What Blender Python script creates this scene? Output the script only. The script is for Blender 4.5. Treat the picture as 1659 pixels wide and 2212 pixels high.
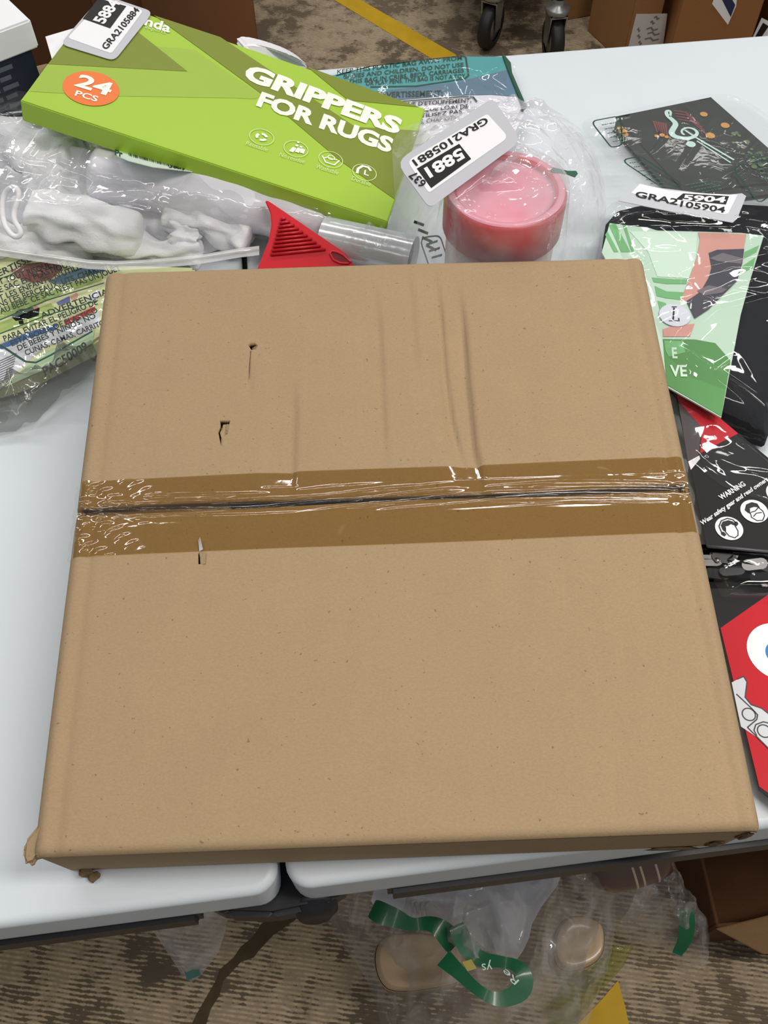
import bpy, bmesh, math, random
import numpy as np
from mathutils import Vector, Matrix, noise

for o in list(bpy.data.objects): bpy.data.objects.remove(o)
scene = bpy.context.scene
COL = scene.collection
R_ = math.radians
T = 0.74                                   # table top height

# ------------------------------------------------------------------ camera
FPX, PITCH, ROLL, CAMH = 2048.0, R_(56.7), R_(-0.56), T + 0.545
CX, CY = 829.5, 1106.0
_fw = Vector((0, math.cos(PITCH), -math.sin(PITCH)))
_up = Vector((0, math.sin(PITCH), math.cos(PITCH)))
_rt = Vector((1, 0, 0))
CR = _rt * math.cos(ROLL) + _up * math.sin(ROLL)
CU = _up * math.cos(ROLL) - _rt * math.sin(ROLL)
CAM = Vector((0, 0, CAMH))
cd = bpy.data.cameras.new('camera'); cam = bpy.data.objects.new('camera', cd); COL.objects.link(cam)
cd.sensor_fit = 'VERTICAL'; cd.sensor_height = 36.0; cd.lens = 36.0 * FPX / 2212.0
cd.clip_start = 0.02; cd.clip_end = 60
m4 = Matrix((CR, CU, -_fw)).transposed().to_4x4(); m4.translation = CAM
cam.matrix_world = m4
scene.camera = cam

# ------------------------------------------------------------------ light
w = bpy.data.worlds.new('world'); scene.world = w; w.use_nodes = True
w.node_tree.nodes['Background'].inputs[0].default_value = (0.93, 0.97, 1.0, 1)
w.node_tree.nodes['Background'].inputs[1].default_value = 0.18

def area(loc, sx, sy, power, col=(1, 0.97, 0.93), rz=0):
    l = bpy.data.lights.new('ceiling_and_fill_light', 'AREA'); l.shape = 'RECTANGLE'
    l.size = sx; l.size_y = sy; l.energy = power; l.color = col
    o = bpy.data.objects.new('ceiling_and_fill_light', l); COL.objects.link(o)
    o.location = loc; o.rotation_euler = (0, 0, rz)
    return o
for x in (-1.7, 0.0, 1.7):                 # rows of ceiling panels over the hall
    area((x, 3.9, 3.1), 1.25, 0.22, 9)
    area((x * 0.85, 1.9, 3.1), 1.25, 0.22, 17)
area((-1.5, 0.2, 3.1), 1.25, 0.22, 16)
area((0.95, 0.05, 2.2), 1.25, 0.22, 23, (1, 0.94, 0.86))  # made-up lower lamp, added to brighten the box's front right corner
for x in (-1.2, 0.0, 1.2): area((x, -1.6, 3.1), 1.25, 0.12, 4.5, (1, 0.95, 0.88))  # unseen front row, added for highlights on the plastic films
scene.view_settings.view_transform = 'Standard'
scene.view_settings.look = 'None'
scene.view_settings.exposure = -0.08
scene.view_settings.gamma = 1.0
scene.view_settings.use_curve_mapping = False
scene.cycles.transparent_max_bounces = 24

# ------------------------------------------------------------------ helpers: geometry
def ray(px, py):
    return _fw * FPX + CR * (px - CX) - CU * (py - CY)
class Pl:
    """a real plane in the place, given by three points"""
    def __init__(s, a, b, c):
        s.o = Vector(a); s.n = (Vector(b) - s.o).cross(Vector(c) - s.o).normalized()
        if s.n.dot(CAM - s.o) < 0: s.n = -s.n
    def at(s, px, py, off=0.0):
        d = ray(px, py); t = (s.o - CAM).dot(s.n) / d.dot(s.n)
        return CAM + d * t + s.n * off
    def many(s, pts, off=0.0): return [s.at(x, y, off) for x, y in pts]
def flat(h): return Pl((0, 0, T + h), (1, 0, T + h), (0, 1, T + h))
def floorpl(h=0.0): return Pl((0, 0, h), (1, 0, h), (0, 1, h))
def P(px, py, h=0.0): return flat(h).at(px, py)
def F(px, py, h=0.0): return floorpl(h).at(px, py)
def pl3(*q):                                # three (px, py, height over the table)
    return Pl(*[P(*i) for i in q])

def S(r, g, b):                             # sRGB 0-255 -> linear
    f = lambda c: (c / 255 / 12.92) if c / 255 <= 0.04045 else ((c / 255 + 0.055) / 1.055) ** 2.4
    return (f(r), f(g), f(b), 1)

def thing(name, label, cat, loc, group=None):
    o = bpy.data.objects.new(name, None); COL.objects.link(o)
    o.location = loc; o.empty_display_size = 0.02
    o['label'] = label; o['category'] = cat
    if group: o['group'] = group
    return o
def tag(o, label, cat, group=None):
    o['label'] = label; o['category'] = cat
    if group: o['group'] = group
    return o
def root_loc(p):
    v = Vector((0, 0, 0))
    while p is not None:
        v += p.location; p = p.parent
    return v
def mesh_obj(name, verts, faces, mat, parent=None, smooth=False, origin=None):
    off = root_loc(parent)
    if parent is None and origin is None and len(verts):
        a = np.array([tuple(v) for v in verts]); c = a.mean(0); origin = Vector((c[0], c[1], a[:, 2].min()))
    o0 = Vector(origin) if origin is not None else Vector((0, 0, 0))
    me = bpy.data.meshes.new(name)
    me.from_pydata([tuple(Vector(v) - off - o0) for v in verts], [], faces)
    me.validate()
    if smooth:
        me.polygons.foreach_set('use_smooth', [True] * len(me.polygons))
    me.materials.append(mat)
    o = bpy.data.objects.new(name, me); COL.objects.link(o)
    o.location = o0
    if parent is not None: o.parent = parent
    return o
def bm_obj(name, bm, mat, parent=None, smooth=False):
    bm.verts.index_update()
    v = [x.co.copy() for x in bm.verts]; f = [[q.index for q in x.verts] for x in bm.faces]
    bm.free()
    return mesh_obj(name, v, f, mat, parent, smooth)

def decals(name, polys, mat, parent, each=False):       # flat print: n-gons in world space
    if each:
        for p in polys: mesh_obj(name, p, [list(range(len(p)))], mat, parent)
        return
    v, f = [], []
    for p in polys:
        f.append(list(range(len(v), len(v) + len(p)))); v += p
    return mesh_obj(name, v, f, mat, parent)
def ribbon(pl, pts, wpx, off=0.0004, closed=False):
    """mitred quads of a drawn line lying on the plane; wpx = width in metres (or one per point)"""
    W = [pl.at(x, y, off) for x, y in pts]; n = len(W)
    wd = wpx if isinstance(wpx, (list, tuple)) else [wpx] * n
    L, R = [], []
    for i in range(n):
        a = W[i - 1] if (i or closed) else W[0]; b = W[(i + 1) % n] if (i < n - 1 or closed) else W[-1]
        d1 = (W[i] - a); d2 = (b - W[i])
        d1 = d1.normalized() if d1.length > 1e-9 else d2.normalized(); d2 = d2.normalized() if d2.length > 1e-9 else d1
        m = (d1 + d2); m = m.normalized() if m.length > 1e-6 else d1
        k = min(1.6, 1 / max(0.3, m.dot(d1)))
        sd = pl.n.cross(m) * (wd[i] / 2 * k)
        L.append(W[i] + sd); R.append(W[i] - sd)
    m = n if closed else n - 1
    return [[R[i], R[(i + 1) % n], L[(i + 1) % n], L[i]] for i in range(m)]
def circ(pl, c, r, off=0.0004, n=28, ratio=1.0, rot=0.0, a0=0.0, a1=2 * math.pi):
    """a disc of radius r metres on the plane"""
    o = pl.at(*c, off); x = Vector((1, 0, 0)); x = (x - pl.n * x.dot(pl.n)).normalized(); y = pl.n.cross(x)
    res = []
    for i in range(n):
        a = a0 + (a1 - a0) * i / n
        u, v = r * math.cos(a), r * ratio * math.sin(a)
        res.append(o + x * (u * math.cos(rot) - v * math.sin(rot)) + y * (u * math.sin(rot) + v * math.cos(rot)))
    return res
def ring(pl, c, r, wid, off=0.0004, n=28):
    a = circ(pl, c, r, off, n); b = circ(pl, c, r - wid, off, n)
    return [[a[i], a[(i + 1) % n], b[(i + 1) % n], b[i]] for i in range(n)]
def rrect_px(q, r=0.12, n=4):
    """rounded version of a pixel quad"""
    out = []
    for i in range(4):
        p0, p1, p2 = Vector(q[i - 1]), Vector(q[i]), Vector(q[(i + 1) % 4])
        a = p1 + (p0 - p1) * r; b = p1 + (p2 - p1) * r * (p0 - p1).length / (p2 - p1).length
        for k in range(n + 1):
            t = k / n; out.append(tuple((a * (1 - t) ** 2 + p1 * 2 * t * (1 - t) + b * t * t)))
    return out

_txt = {}
def text_mesh(s, bold=0.0):
    key = (s, bold)
    if key in _txt: return _txt[key]
    c = bpy.data.curves.new('t', 'FONT'); c.body = s; c.size = 1; c.resolution_u = 3; c.offset = bold
    o = bpy.data.objects.new('t', c); COL.objects.link(o)
    me = bpy.data.meshes.new_from_object(o)
    v = [(x.co.x, x.co.y) for x in me.vertices]; f = [list(q.vertices) for q in me.polygons]
    bpy.data.objects.remove(o); bpy.data.meshes.remove(me); bpy.data.curves.remove(c)
    _txt[key] = (v, f); return v, f
class Txt:
    """collects printed words, one mesh per line; A baseline start, B baseline end, C top left (pixels on plane)"""
    def __init__(s): s.L = []
    def add(s, pl, body, A, B, C, off=0.0006, bold=0.02):
        v, f = text_mesh(body, bold)
        if not v: return s
        a, b, c = pl.at(*A, off), pl.at(*B, off), pl.at(*C, off)
        x0 = min(q[0] for q in v); x1 = max(q[0] for q in v); y1 = max(q[1] for q in v)
        s.L.append(([a + (b - a) * ((x - x0) / (x1 - x0)) + (c - a) * (y / y1) for x, y in v], f))
        return s
    def build(s, name, mat, parent):
        for v, f in s.L: mesh_obj(name, v, f, mat, parent)

def slab(name, top, thick, mat, parent=None, bev=0.0008, n=None, seg=2):
    """a plate whose top outline is given in world space"""
    top = [Vector(p) for p in top]
    if n is None:
        n = Vector((0, 0, 0))
        for i in range(len(top)): n += (top[i] - top[0]).cross(top[(i + 1) % len(top)] - top[0])
        n.normalize()
        if n.z < 0: n = -n
    bm = bmesh.new()
    a = [bm.verts.new(p) for p in top]; b = [bm.verts.new(p - n * thick) for p in top]
    N = len(top)
    bm.faces.new(a); bm.faces.new(b[::-1])
    for i in range(N): bm.faces.new((a[i], b[i], b[(i + 1) % N], a[(i + 1) % N]))
    bmesh.ops.recalc_face_normals(bm, faces=bm.faces)
    if bev > 0: bmesh.ops.bevel(bm, geom=list(bm.edges), offset=bev, segments=seg, affect='EDGES', clamp_overlap=True)
    return bm_obj(name, bm, mat, parent)
def boxbm(bm, M, x0, x1, y0, y1, z0, z1):
    vs = [bm.verts.new(M @ Vector((x, y, z))) for z in (z0, z1) for y in (y0, y1) for x in (x0, x1)]
    for f in ((0, 2, 3, 1), (4, 5, 7, 6), (0, 1, 5, 4), (2, 6, 7, 3), (0, 4, 6, 2), (1, 3, 7, 5)):
        bm.faces.new([vs[i] for i in f])
def boxo(name, M, dims, mat, parent=None, bev=0.001):
    bm = bmesh.new(); boxbm(bm, M, *dims)
    if bev: bmesh.ops.bevel(bm, geom=list(bm.edges), offset=bev, segments=2, affect='EDGES', clamp_overlap=True)
    return bm_obj(name, bm, mat, parent)
def tube(path, rad, seg=10, cap=True):
    path = [Vector(p) for p in path]; rads = rad if isinstance(rad, (list, tuple)) else [rad] * len(path)
    v, f = [], []
    up = Vector((0.13, 0.21, 1)).normalized()
    for i, p in enumerate(path):
        d = (path[min(i + 1, len(path) - 1)] - path[max(i - 1, 0)]).normalized()
        s = d.cross(up).normalized(); u = s.cross(d)
        for k in range(seg):
            a = 2 * math.pi * k / seg; v.append(p + (s * math.cos(a) + u * math.sin(a)) * rads[i])
    for i in range(len(path) - 1):
        for k in range(seg):
            f.append([i * seg + k, i * seg + (k + 1) % seg, (i + 1) * seg + (k + 1) % seg, (i + 1) * seg + k])
    if cap: f.append(list(range(seg))[::-1]); f.append([(len(path) - 1) * seg + k for k in range(seg)])
    return v, f
def lathe(prof, M, seg=40):
    v, f = [], []
    for r, z in prof:
        for k in range(seg):
            a = 2 * math.pi * k / seg; v.append(M @ Vector((r * math.cos(a), r * math.sin(a), z)))
    for i in range(len(prof) - 1):
        for k in range(seg):
            f.append([i * seg + k, i * seg + (k + 1) % seg, (i + 1) * seg + (k + 1) % seg, (i + 1) * seg + k])
    return v, f

class Folds:
    """straight creases as in crumpled film or cloth"""
    def __init__(s, seed, n, bbox, amp, wid, length, rounded=False, ang=None):
        r = random.Random(seed); s.L = []; s.rounded = rounded
        for _ in range(n):
            a = r.uniform(0, math.pi) if ang is None else r.gauss(ang[0], ang[1])
            s.L.append((r.uniform(bbox[0], bbox[2]), r.uniform(bbox[1], bbox[3]), math.cos(a), math.sin(a),
                        r.uniform(*length), r.uniform(*wid), r.uniform(*amp) * r.choice((1, 1, -0.6))))
    def __call__(s, x, y):
        h = np.zeros_like(x)
        for cx, cy, c, sn, L, wd, a in s.L:
            dx, dy = x - cx, y - cy
            pa = dx * c + dy * sn; pe = -dx * sn + dy * c
            k = np.clip(1 - np.abs(pe) / wd, 0, 1)
            if s.rounded: k = k * k * (3 - 2 * k)
            h += a * k * np.clip(1 - (pa / L) ** 2, 0, 1)
        return h
def resample(pts, n):
    a = np.array([tuple(p) for p in pts] + [tuple(pts[0])]); d = np.linalg.norm(np.diff(a, axis=0), axis=1)
    c = np.concatenate([[0], np.cumsum(d)]); t = np.linspace(0, c[-1], n, endpoint=False)
    return np.stack([np.interp(t, c, a[:, k]) for k in range(3)], 1)
def smooth_loop(pts, it=2):
    a = [Vector(p) for p in pts]
    for _ in range(it):
        b = []
        for i in range(len(a)):
            p, q = a[i], a[(i + 1) % len(a)]; b += [p * 0.75 + q * 0.25, p * 0.25 + q * 0.75]
        a = b
    return a
def sheet(name, outline, top, mat, parent=None, rings=44, segs=150, k=2.5, folds=None, drape=None, edge_fold=0.35, wob=0.0, seed=1):
    rings, segs = int(rings * 1.9), int(segs * 1.9)
    """a soft skin over an outline (world points with height): rises to `top` in the middle, creased by folds"""
    B = resample(outline, segs); C = np.array(tuple(top))
    if wob:
        r = np.random.RandomState(seed); B[:, :2] += r.uniform(-wob, wob, (segs, 2))
    s = (np.arange(rings) + 1) / rings
    V = C[None, None, :2] + s[:, None, None] * (B[None, :, :2] - C[None, None, :2])
    Z = B[None, :, 2] + (C[2] - B[None, :, 2]) * (1 - s[:, None] ** k)
    x, y = V[..., 0], V[..., 1]
    wgt = np.clip((1 - s) / 0.15, edge_fold, 1)[:, None]
    if folds is not None:
        for fo in (folds if isinstance(folds, (list, tuple)) else [folds]): Z = Z + fo(x, y) * wgt
    if drape is not None: Z = drape(x, y, Z)
    cz = float(Z[0].mean())
    va = np.concatenate([[[C[0], C[1], cz]], np.stack([x, y, Z], -1).reshape(-1, 3)])
    off = np.array(root_loc(parent)); o0 = np.zeros(3)
    if parent is None: o0 = np.array([va[:, 0].mean(), va[:, 1].mean(), va[:, 2].min()])
    jj = np.arange(segs); nj = (jj + 1) % segs
    tri = np.stack([np.zeros(segs, int), 1 + jj, 1 + nj], 1)
    ii = (1 + np.arange(rings - 1) * segs)[:, None]
    quad = np.stack([ii + jj, ii + jj + segs, ii + nj + segs, ii + nj], -1).reshape(-1, 4)
    me = bpy.data.meshes.new(name)
    me.from_pydata((va - off - o0).tolist(), [], tri.tolist() + quad.tolist())
    me.polygons.foreach_set('use_smooth', [True] * len(me.polygons)); me.materials.append(mat)
    o = bpy.data.objects.new(name, me); COL.objects.link(o); o.location = o0.tolist()
    if parent is not None: o.parent = parent
    return o
def bbox(pts):
    return (min(p[0] for p in pts), min(p[1] for p in pts), max(p[0] for p in pts), max(p[1] for p in pts))

# ------------------------------------------------------------------ helpers: materials
def M_(name, col, rough=0.6, spec=0.4, var=0.0, vscale=40, bump=0.0, bscale=200, metal=0.0, coat=0.0, trans=0.0):
    m = bpy.data.materials.new(name); m.use_nodes = True
    nt = m.node_tree; b = nt.nodes['Principled BSDF']
    b.inputs['Roughness'].default_value = rough; b.inputs['Specular IOR Level'].default_value = spec
    b.inputs['Metallic'].default_value = metal; b.inputs['Coat Weight'].default_value = coat
    b.inputs['Coat Roughness'].default_value = 0.12
    tc = nt.nodes.new('ShaderNodeTexCoord')
    n1 = nt.nodes.new('ShaderNodeTexNoise'); n1.inputs['Scale'].default_value = vscale; n1.inputs['Detail'].default_value = 6
    nt.links.new(tc.outputs['Object'], n1.inputs['Vector'])
    mx = nt.nodes.new('ShaderNodeMix'); mx.data_type = 'RGBA'
    a = tuple(c * (1 - var) for c in col[:3]) + (1,); c2 = tuple(min(1, c * (1 + var)) for c in col[:3]) + (1,)
    mx.inputs[6].default_value = a; mx.inputs[7].default_value = c2
    nt.links.new(n1.outputs['Fac'], mx.inputs[0]); nt.links.new(mx.outputs[2], b.inputs['Base Color'])
    if bump:
        n2 = nt.nodes.new('ShaderNodeTexNoise'); n2.inputs['Scale'].default_value = bscale; n2.inputs['Detail'].default_value = 4
        nt.links.new(tc.outputs['Object'], n2.inputs['Vector'])
        bp = nt.nodes.new('ShaderNodeBump'); bp.inputs['Strength'].default_value = bump; bp.inputs['Distance'].default_value = 0.002
        nt.links.new(n2.outputs['Fac'], bp.inputs['Height']); nt.links.new(bp.outputs[0], b.inputs['Normal'])
    return m

def film(name, clear=0.87, gloss=0.10, rough=0.05, haze=(0.75, 0.78, 0.78), tint=(1, 1, 1), bump=0.04, bscale=50, uneven=0.0):
    """thin clear plastic: mostly see-through, some shine, a little milky haze"""
    m = bpy.data.materials.new(name); m.use_nodes = True
    nt = m.node_tree; nt.nodes.clear()
    out = nt.nodes.new('ShaderNodeOutputMaterial')
    tr = nt.nodes.new('ShaderNodeBsdfTransparent'); tr.inputs[0].default_value = (*tint, 1)
    gl = nt.nodes.new('ShaderNodeBsdfGlossy'); gl.inputs['Roughness'].default_value = rough
    di = nt.nodes.new('ShaderNodeBsdfDiffuse'); di.inputs[0].default_value = (*haze, 1)
    m1 = nt.nodes.new('ShaderNodeMixShader'); m2 = nt.nodes.new('ShaderNodeMixShader')
    rest = 1 - clear
    m1.inputs[0].default_value = gloss / rest
    nt.links.new(di.outputs[0], m1.inputs[1]); nt.links.new(gl.outputs[0], m1.inputs[2])
    m2.inputs[0].default_value = rest
    nt.links.new(tr.outputs[0], m2.inputs[1]); nt.links.new(m1.outputs[0], m2.inputs[2])
    nt.links.new(m2.outputs[0], out.inputs[0])
    tc = nt.nodes.new('ShaderNodeTexCoord'); n2 = nt.nodes.new('ShaderNodeTexNoise')
    n2.inputs['Scale'].default_value = bscale; n2.inputs['Detail'].default_value = 2; n2.inputs['Distortion'].default_value = 0.8
    nt.links.new(tc.outputs['Object'], n2.inputs['Vector'])
    mxv = nt.nodes.new('ShaderNodeMix'); mxv.data_type = 'VECTOR'; mxv.inputs[0].default_value = 0.04
    nt.links.new(tc.outputs['Object'], mxv.inputs[4]); nt.links.new(n2.outputs['Color'], mxv.inputs[5])
    vo = nt.nodes.new('ShaderNodeTexVoronoi'); vo.feature = 'DISTANCE_TO_EDGE'; vo.inputs['Scale'].default_value = bscale * 0.8
    nt.links.new(mxv.outputs[1], vo.inputs['Vector'])
    ad = nt.nodes.new('ShaderNodeMath'); ad.operation = 'MULTIPLY_ADD'; ad.inputs[1].default_value = 1.3
    nt.links.new(vo.outputs['Distance'], ad.inputs[0]); nt.links.new(n2.outputs['Fac'], ad.inputs[2])
    bp = nt.nodes.new('ShaderNodeBump'); bp.inputs['Strength'].default_value = bump; bp.inputs['Distance'].default_value = 0.004
    nt.links.new(ad.outputs[0], bp.inputs['Height'])
    nt.links.new(bp.outputs[0], gl.inputs['Normal'])
    if uneven:
        n3 = nt.nodes.new('ShaderNodeTexNoise'); n3.inputs['Scale'].default_value = 22; n3.inputs['Detail'].default_value = 3
        nt.links.new(tc.outputs['Object'], n3.inputs['Vector'])
        r3 = nt.nodes.new('ShaderNodeMapRange'); r3.inputs[1].default_value = 0.35; r3.inputs[2].default_value = 0.7
        r3.inputs[3].default_value = rest * (1 - uneven); r3.inputs[4].default_value = min(0.95, rest * (1 + uneven))
        nt.links.new(n3.outputs['Fac'], r3.inputs[0]); nt.links.new(r3.outputs[0], m2.inputs[0])
    return m

def cardboard(name, col, speck=0.12, bump=0.12):
    m = bpy.data.materials.new(name); m.use_nodes = True
    nt = m.node_tree; b = nt.nodes['Principled BSDF']
    b.inputs['Roughness'].default_value = 0.82; b.inputs['Specular IOR Level'].default_value = 0.22
    tc = nt.nodes.new('ShaderNodeTexCoord')
    def nz(scale, det, sc=(1, 1, 1)):
        mp = nt.nodes.new('ShaderNodeMapping'); mp.inputs['Scale'].default_value = sc
        n = nt.nodes.new('ShaderNodeTexNoise'); n.inputs['Scale'].default_value = scale; n.inputs['Detail'].default_value = det
        nt.links.new(tc.outputs['Object'], mp.inputs['Vector']); nt.links.new(mp.outputs[0], n.inputs['Vector']); return n
    fine = nz(700, 3, (1, 1.6, 1)); big = nz(28, 5); streak = nz(120, 3, (1, 0.05, 1)); dots = nz(420, 1)
    def mixc(fac, c1, c2, frm=None, lo=0.3, hi=0.7):
        r = nt.nodes.new('ShaderNodeMapRange'); r.inputs[1].default_value = lo; r.inputs[2].default_value = hi
        nt.links.new(fac, r.inputs[0])
        mx = nt.nodes.new('ShaderNodeMix'); mx.data_type = 'RGBA'
        nt.links.new(r.outputs[0], mx.inputs[0])
        if frm is None: mx.inputs[6].default_value = c1
        else: nt.links.new(frm, mx.inputs[6])
        if c2 is not None: mx.inputs[7].default_value = c2
        return mx
    sc = lambda k: tuple(min(1, c * k) for c in col[:3]) + (1,)
    a = mixc(fine.outputs['Fac'], sc(1 - speck), sc(1 + speck))
    b2 = mixc(big.outputs['Fac'], sc(0.94), sc(1.07)); b3 = mixc(streak.outputs['Fac'], sc(0.96), sc(1.05))
    def avg(x, y, f):
        mx = nt.nodes.new('ShaderNodeMix'); mx.data_type = 'RGBA'; mx.inputs[0].default_value = f
        nt.links.new(x, mx.inputs[6]); nt.links.new(y, mx.inputs[7]); return mx.outputs[2]
    c = avg(avg(b2.outputs[2], b3.outputs[2], 0.4), a.outputs[2], 0.5)
    d = mixc(dots.outputs['Fac'], None, sc(0.62), c, 0.735, 0.78)
    nt.links.new(d.outputs[2], b.inputs['Base Color'])
    bp = nt.nodes.new('ShaderNodeBump'); bp.inputs['Strength'].default_value = bump; bp.inputs['Distance'].default_value = 0.001
    nt.links.new(fine.outputs['Fac'], bp.inputs['Height']); nt.links.new(bp.outputs[0], b.inputs['Normal'])
    return m

KRAFT = cardboard('kraft_cardboard', (0.352, 0.250, 0.146, 1))
KRAFT_IN = M_('raw_cardboard_edge', S(112, 94, 72), 0.9, 0.1, 0.2, 200)
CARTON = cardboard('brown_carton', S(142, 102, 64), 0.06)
CARTON_D = cardboard('shaded_brown_carton', S(88, 58, 36), 0.05)  # brown deepened so the colour carries shade on the dim cartons
WHITE = M_('white_paper', S(235, 235, 240), 0.5, 0.4, 0.02)
LABELG = M_('grey_label_border', S(188, 190, 198), 0.35, 0.5, 0.03)
BLACK = M_('black_ink', S(18, 18, 20), 0.45, 0.4)
DKGREEN = M_('dark_green_ink', S(10, 62, 46), 0.45, 0.4)
FILM = film('clear_film')
FILM_MILK = film('milky_film', 0.70, 0.10, 0.06, (0.80, 0.80, 0.85), (1, 1, 1), 0.15, 45, 0.6)
FILM_SOFT = film('soft_clear_film', 0.88, 0.055, 0.06, (0.75, 0.77, 0.78))
CLOTH = M_('white_cloth', S(232, 233, 238), 0.9, 0.1, 0.03, 60, 0.3, 900)

# ------------------------------------------------------------------ floor
def floor_material():
    m = bpy.data.materials.new('worn_concrete'); m.use_nodes = True
    nt = m.node_tree; b = nt.nodes['Principled BSDF']; b.inputs['Roughness'].default_value = 0.75
    tc = nt.nodes.new('ShaderNodeTexCoord')
    def N(t): return nt.nodes.new(t)
    def noise_(scale, det, rough=0.6, rot=0, sc=(1, 1, 1), dist=0):
        mp = N('ShaderNodeMapping'); mp.inputs['Rotation'].default_value = (0, 0, rot); mp.inputs['Scale'].default_value = sc
        n = N('ShaderNodeTexNoise'); n.inputs['Scale'].default_value = scale; n.inputs['Detail'].default_value = det
        n.inputs['Roughness'].default_value = rough; n.inputs['Distortion'].default_value = dist
        nt.links.new(tc.outputs['Object'], mp.inputs[0]); nt.links.new(mp.outputs[0], n.inputs[0]); return n.outputs['Fac']
    def rng(x, lo, hi):
        r = N('ShaderNodeMapRange'); r.inputs[1].default_value = lo; r.inputs[2].default_value = hi; nt.links.new(x, r.inputs[0]); return r.outputs[0]
    def math_(op, x, y):
        q = N('ShaderNodeMath'); q.operation = op
        for i, z in enumerate((x, y)):
            if isinstance(z, (int, float)): q.inputs[i].default_value = z
            else: nt.links.new(z, q.inputs[i])
        return q.outputs[0]
    def mix(f, x, y):
        q = N('ShaderNodeMix'); q.data_type = 'RGBA'; nt.links.new(f, q.inputs[0])
        for i, z in ((6, x), (7, y)):
            if isinstance(z, tuple): q.inputs[i].default_value = z
            else: nt.links.new(z, q.inputs[i])
        return q.outputs[2]
    # combed glue ridges
    mp = N('ShaderNodeMapping'); mp.inputs['Rotation'].default_value = (0, 0, R_(8))
    nt.links.new(tc.outputs['Object'], mp.inputs[0])
    wv = N('ShaderNodeTexWave'); wv.bands_direction = 'Y'; wv.inputs['Scale'].default_value = 56; wv.inputs['Distortion'].default_value = 2.4
    wv.inputs['Detail'].default_value = 2; wv.inputs['Detail Scale'].default_value = 0.6
    nt.links.new(mp.outputs[0], wv.inputs[0])
    blotch = noise_(9, 9, 0.68); mid = noise_(26, 8, 0.7); tone = noise_(2.5, 4)
    light = mix(rng(tone, 0.35, 0.65), S(172, 155, 130), S(190, 169, 137))
    dark = mix(rng(tone, 0.35, 0.65), S(106, 91, 73), S(88, 75, 59))
    fine = noise_(70, 6, 0.7)
    worn = math_('ADD', math_('MULTIPLY', blotch, 0.9), math_('MULTIPLY', mid, 0.55))
    worn = math_('ADD', worn, math_('MULTIPLY', fine, 0.25))
    worn = math_('ADD', worn, math_('MULTIPLY', wv.outputs['Fac'], -0.09))
    ridge = math_('MULTIPLY', rng(wv.outputs['Fac'], 0.35, 0.65), rng(fine, 0.35, 0.6))
    light = mix(ridge, mix(rng(fine, 0.3, 0.7), S(140, 125, 103), S(154, 137, 111)), light)
    col = mix(rng(worn, 0.80, 0.845), light, dark)
    nt.links.new(col, b.inputs['Base Color'])
    bp = N('ShaderNodeBump'); bp.inputs['Strength'].default_value = 0.5; bp.inputs['Distance'].default_value = 0.003
    nt.links.new(math_('ADD', math_('MULTIPLY', wv.outputs['Fac'], 0.5), mid), bp.inputs['Height'])
    nt.links.new(bp.outputs[0], b.inputs['Normal'])
    return m
bm = bmesh.new(); boxbm(bm, Matrix(), -3, 3, -1.5, 6, -0.05, 0)
floor = bm_obj('floor', bm, floor_material()); floor['kind'] = 'structure'
floor['label'] = 'worn tan concrete floor with brown glue stains'
YELLOW = M_('yellow_floor_paint', S(190, 152, 22), 0.6, 0.3, 0.15, 30)
fp = floorpl(0.0)
def flplate(name, pts, mat, h=0.001):
    q = slab(name, [F(x, y, h) for x, y in pts], h + 0.002, mat, floor, 0); return q
flplate('yellow_line', [(690, -20), (745, -20), (985, 118), (985, 150), (955, 140)], YELLOW)
flplate('yellow_line', [(1245, 2215), (1295, 2165), (1335, 2118), (1352, 2180), (1362, 2230), (1246, 2230)], YELLOW)
CRACK = M_('dark_crack_filler', S(80, 68, 52), 0.9, 0.1, 0.35, 60)
flplate('floor_crack', [(655, 1962), (640, 1985), (590, 2020), (560, 2052), (548, 2068), (520, 2078), (500, 2100), (482, 2118), (474, 2150), (455, 2180), (440, 2230), (405, 2230), (425, 2190), (448, 2150), (468, 2115), (474, 2095), (505, 2068), (520, 2045), (545, 2025), (565, 1995), (610, 1970)], CRACK, 0.0006)

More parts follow.
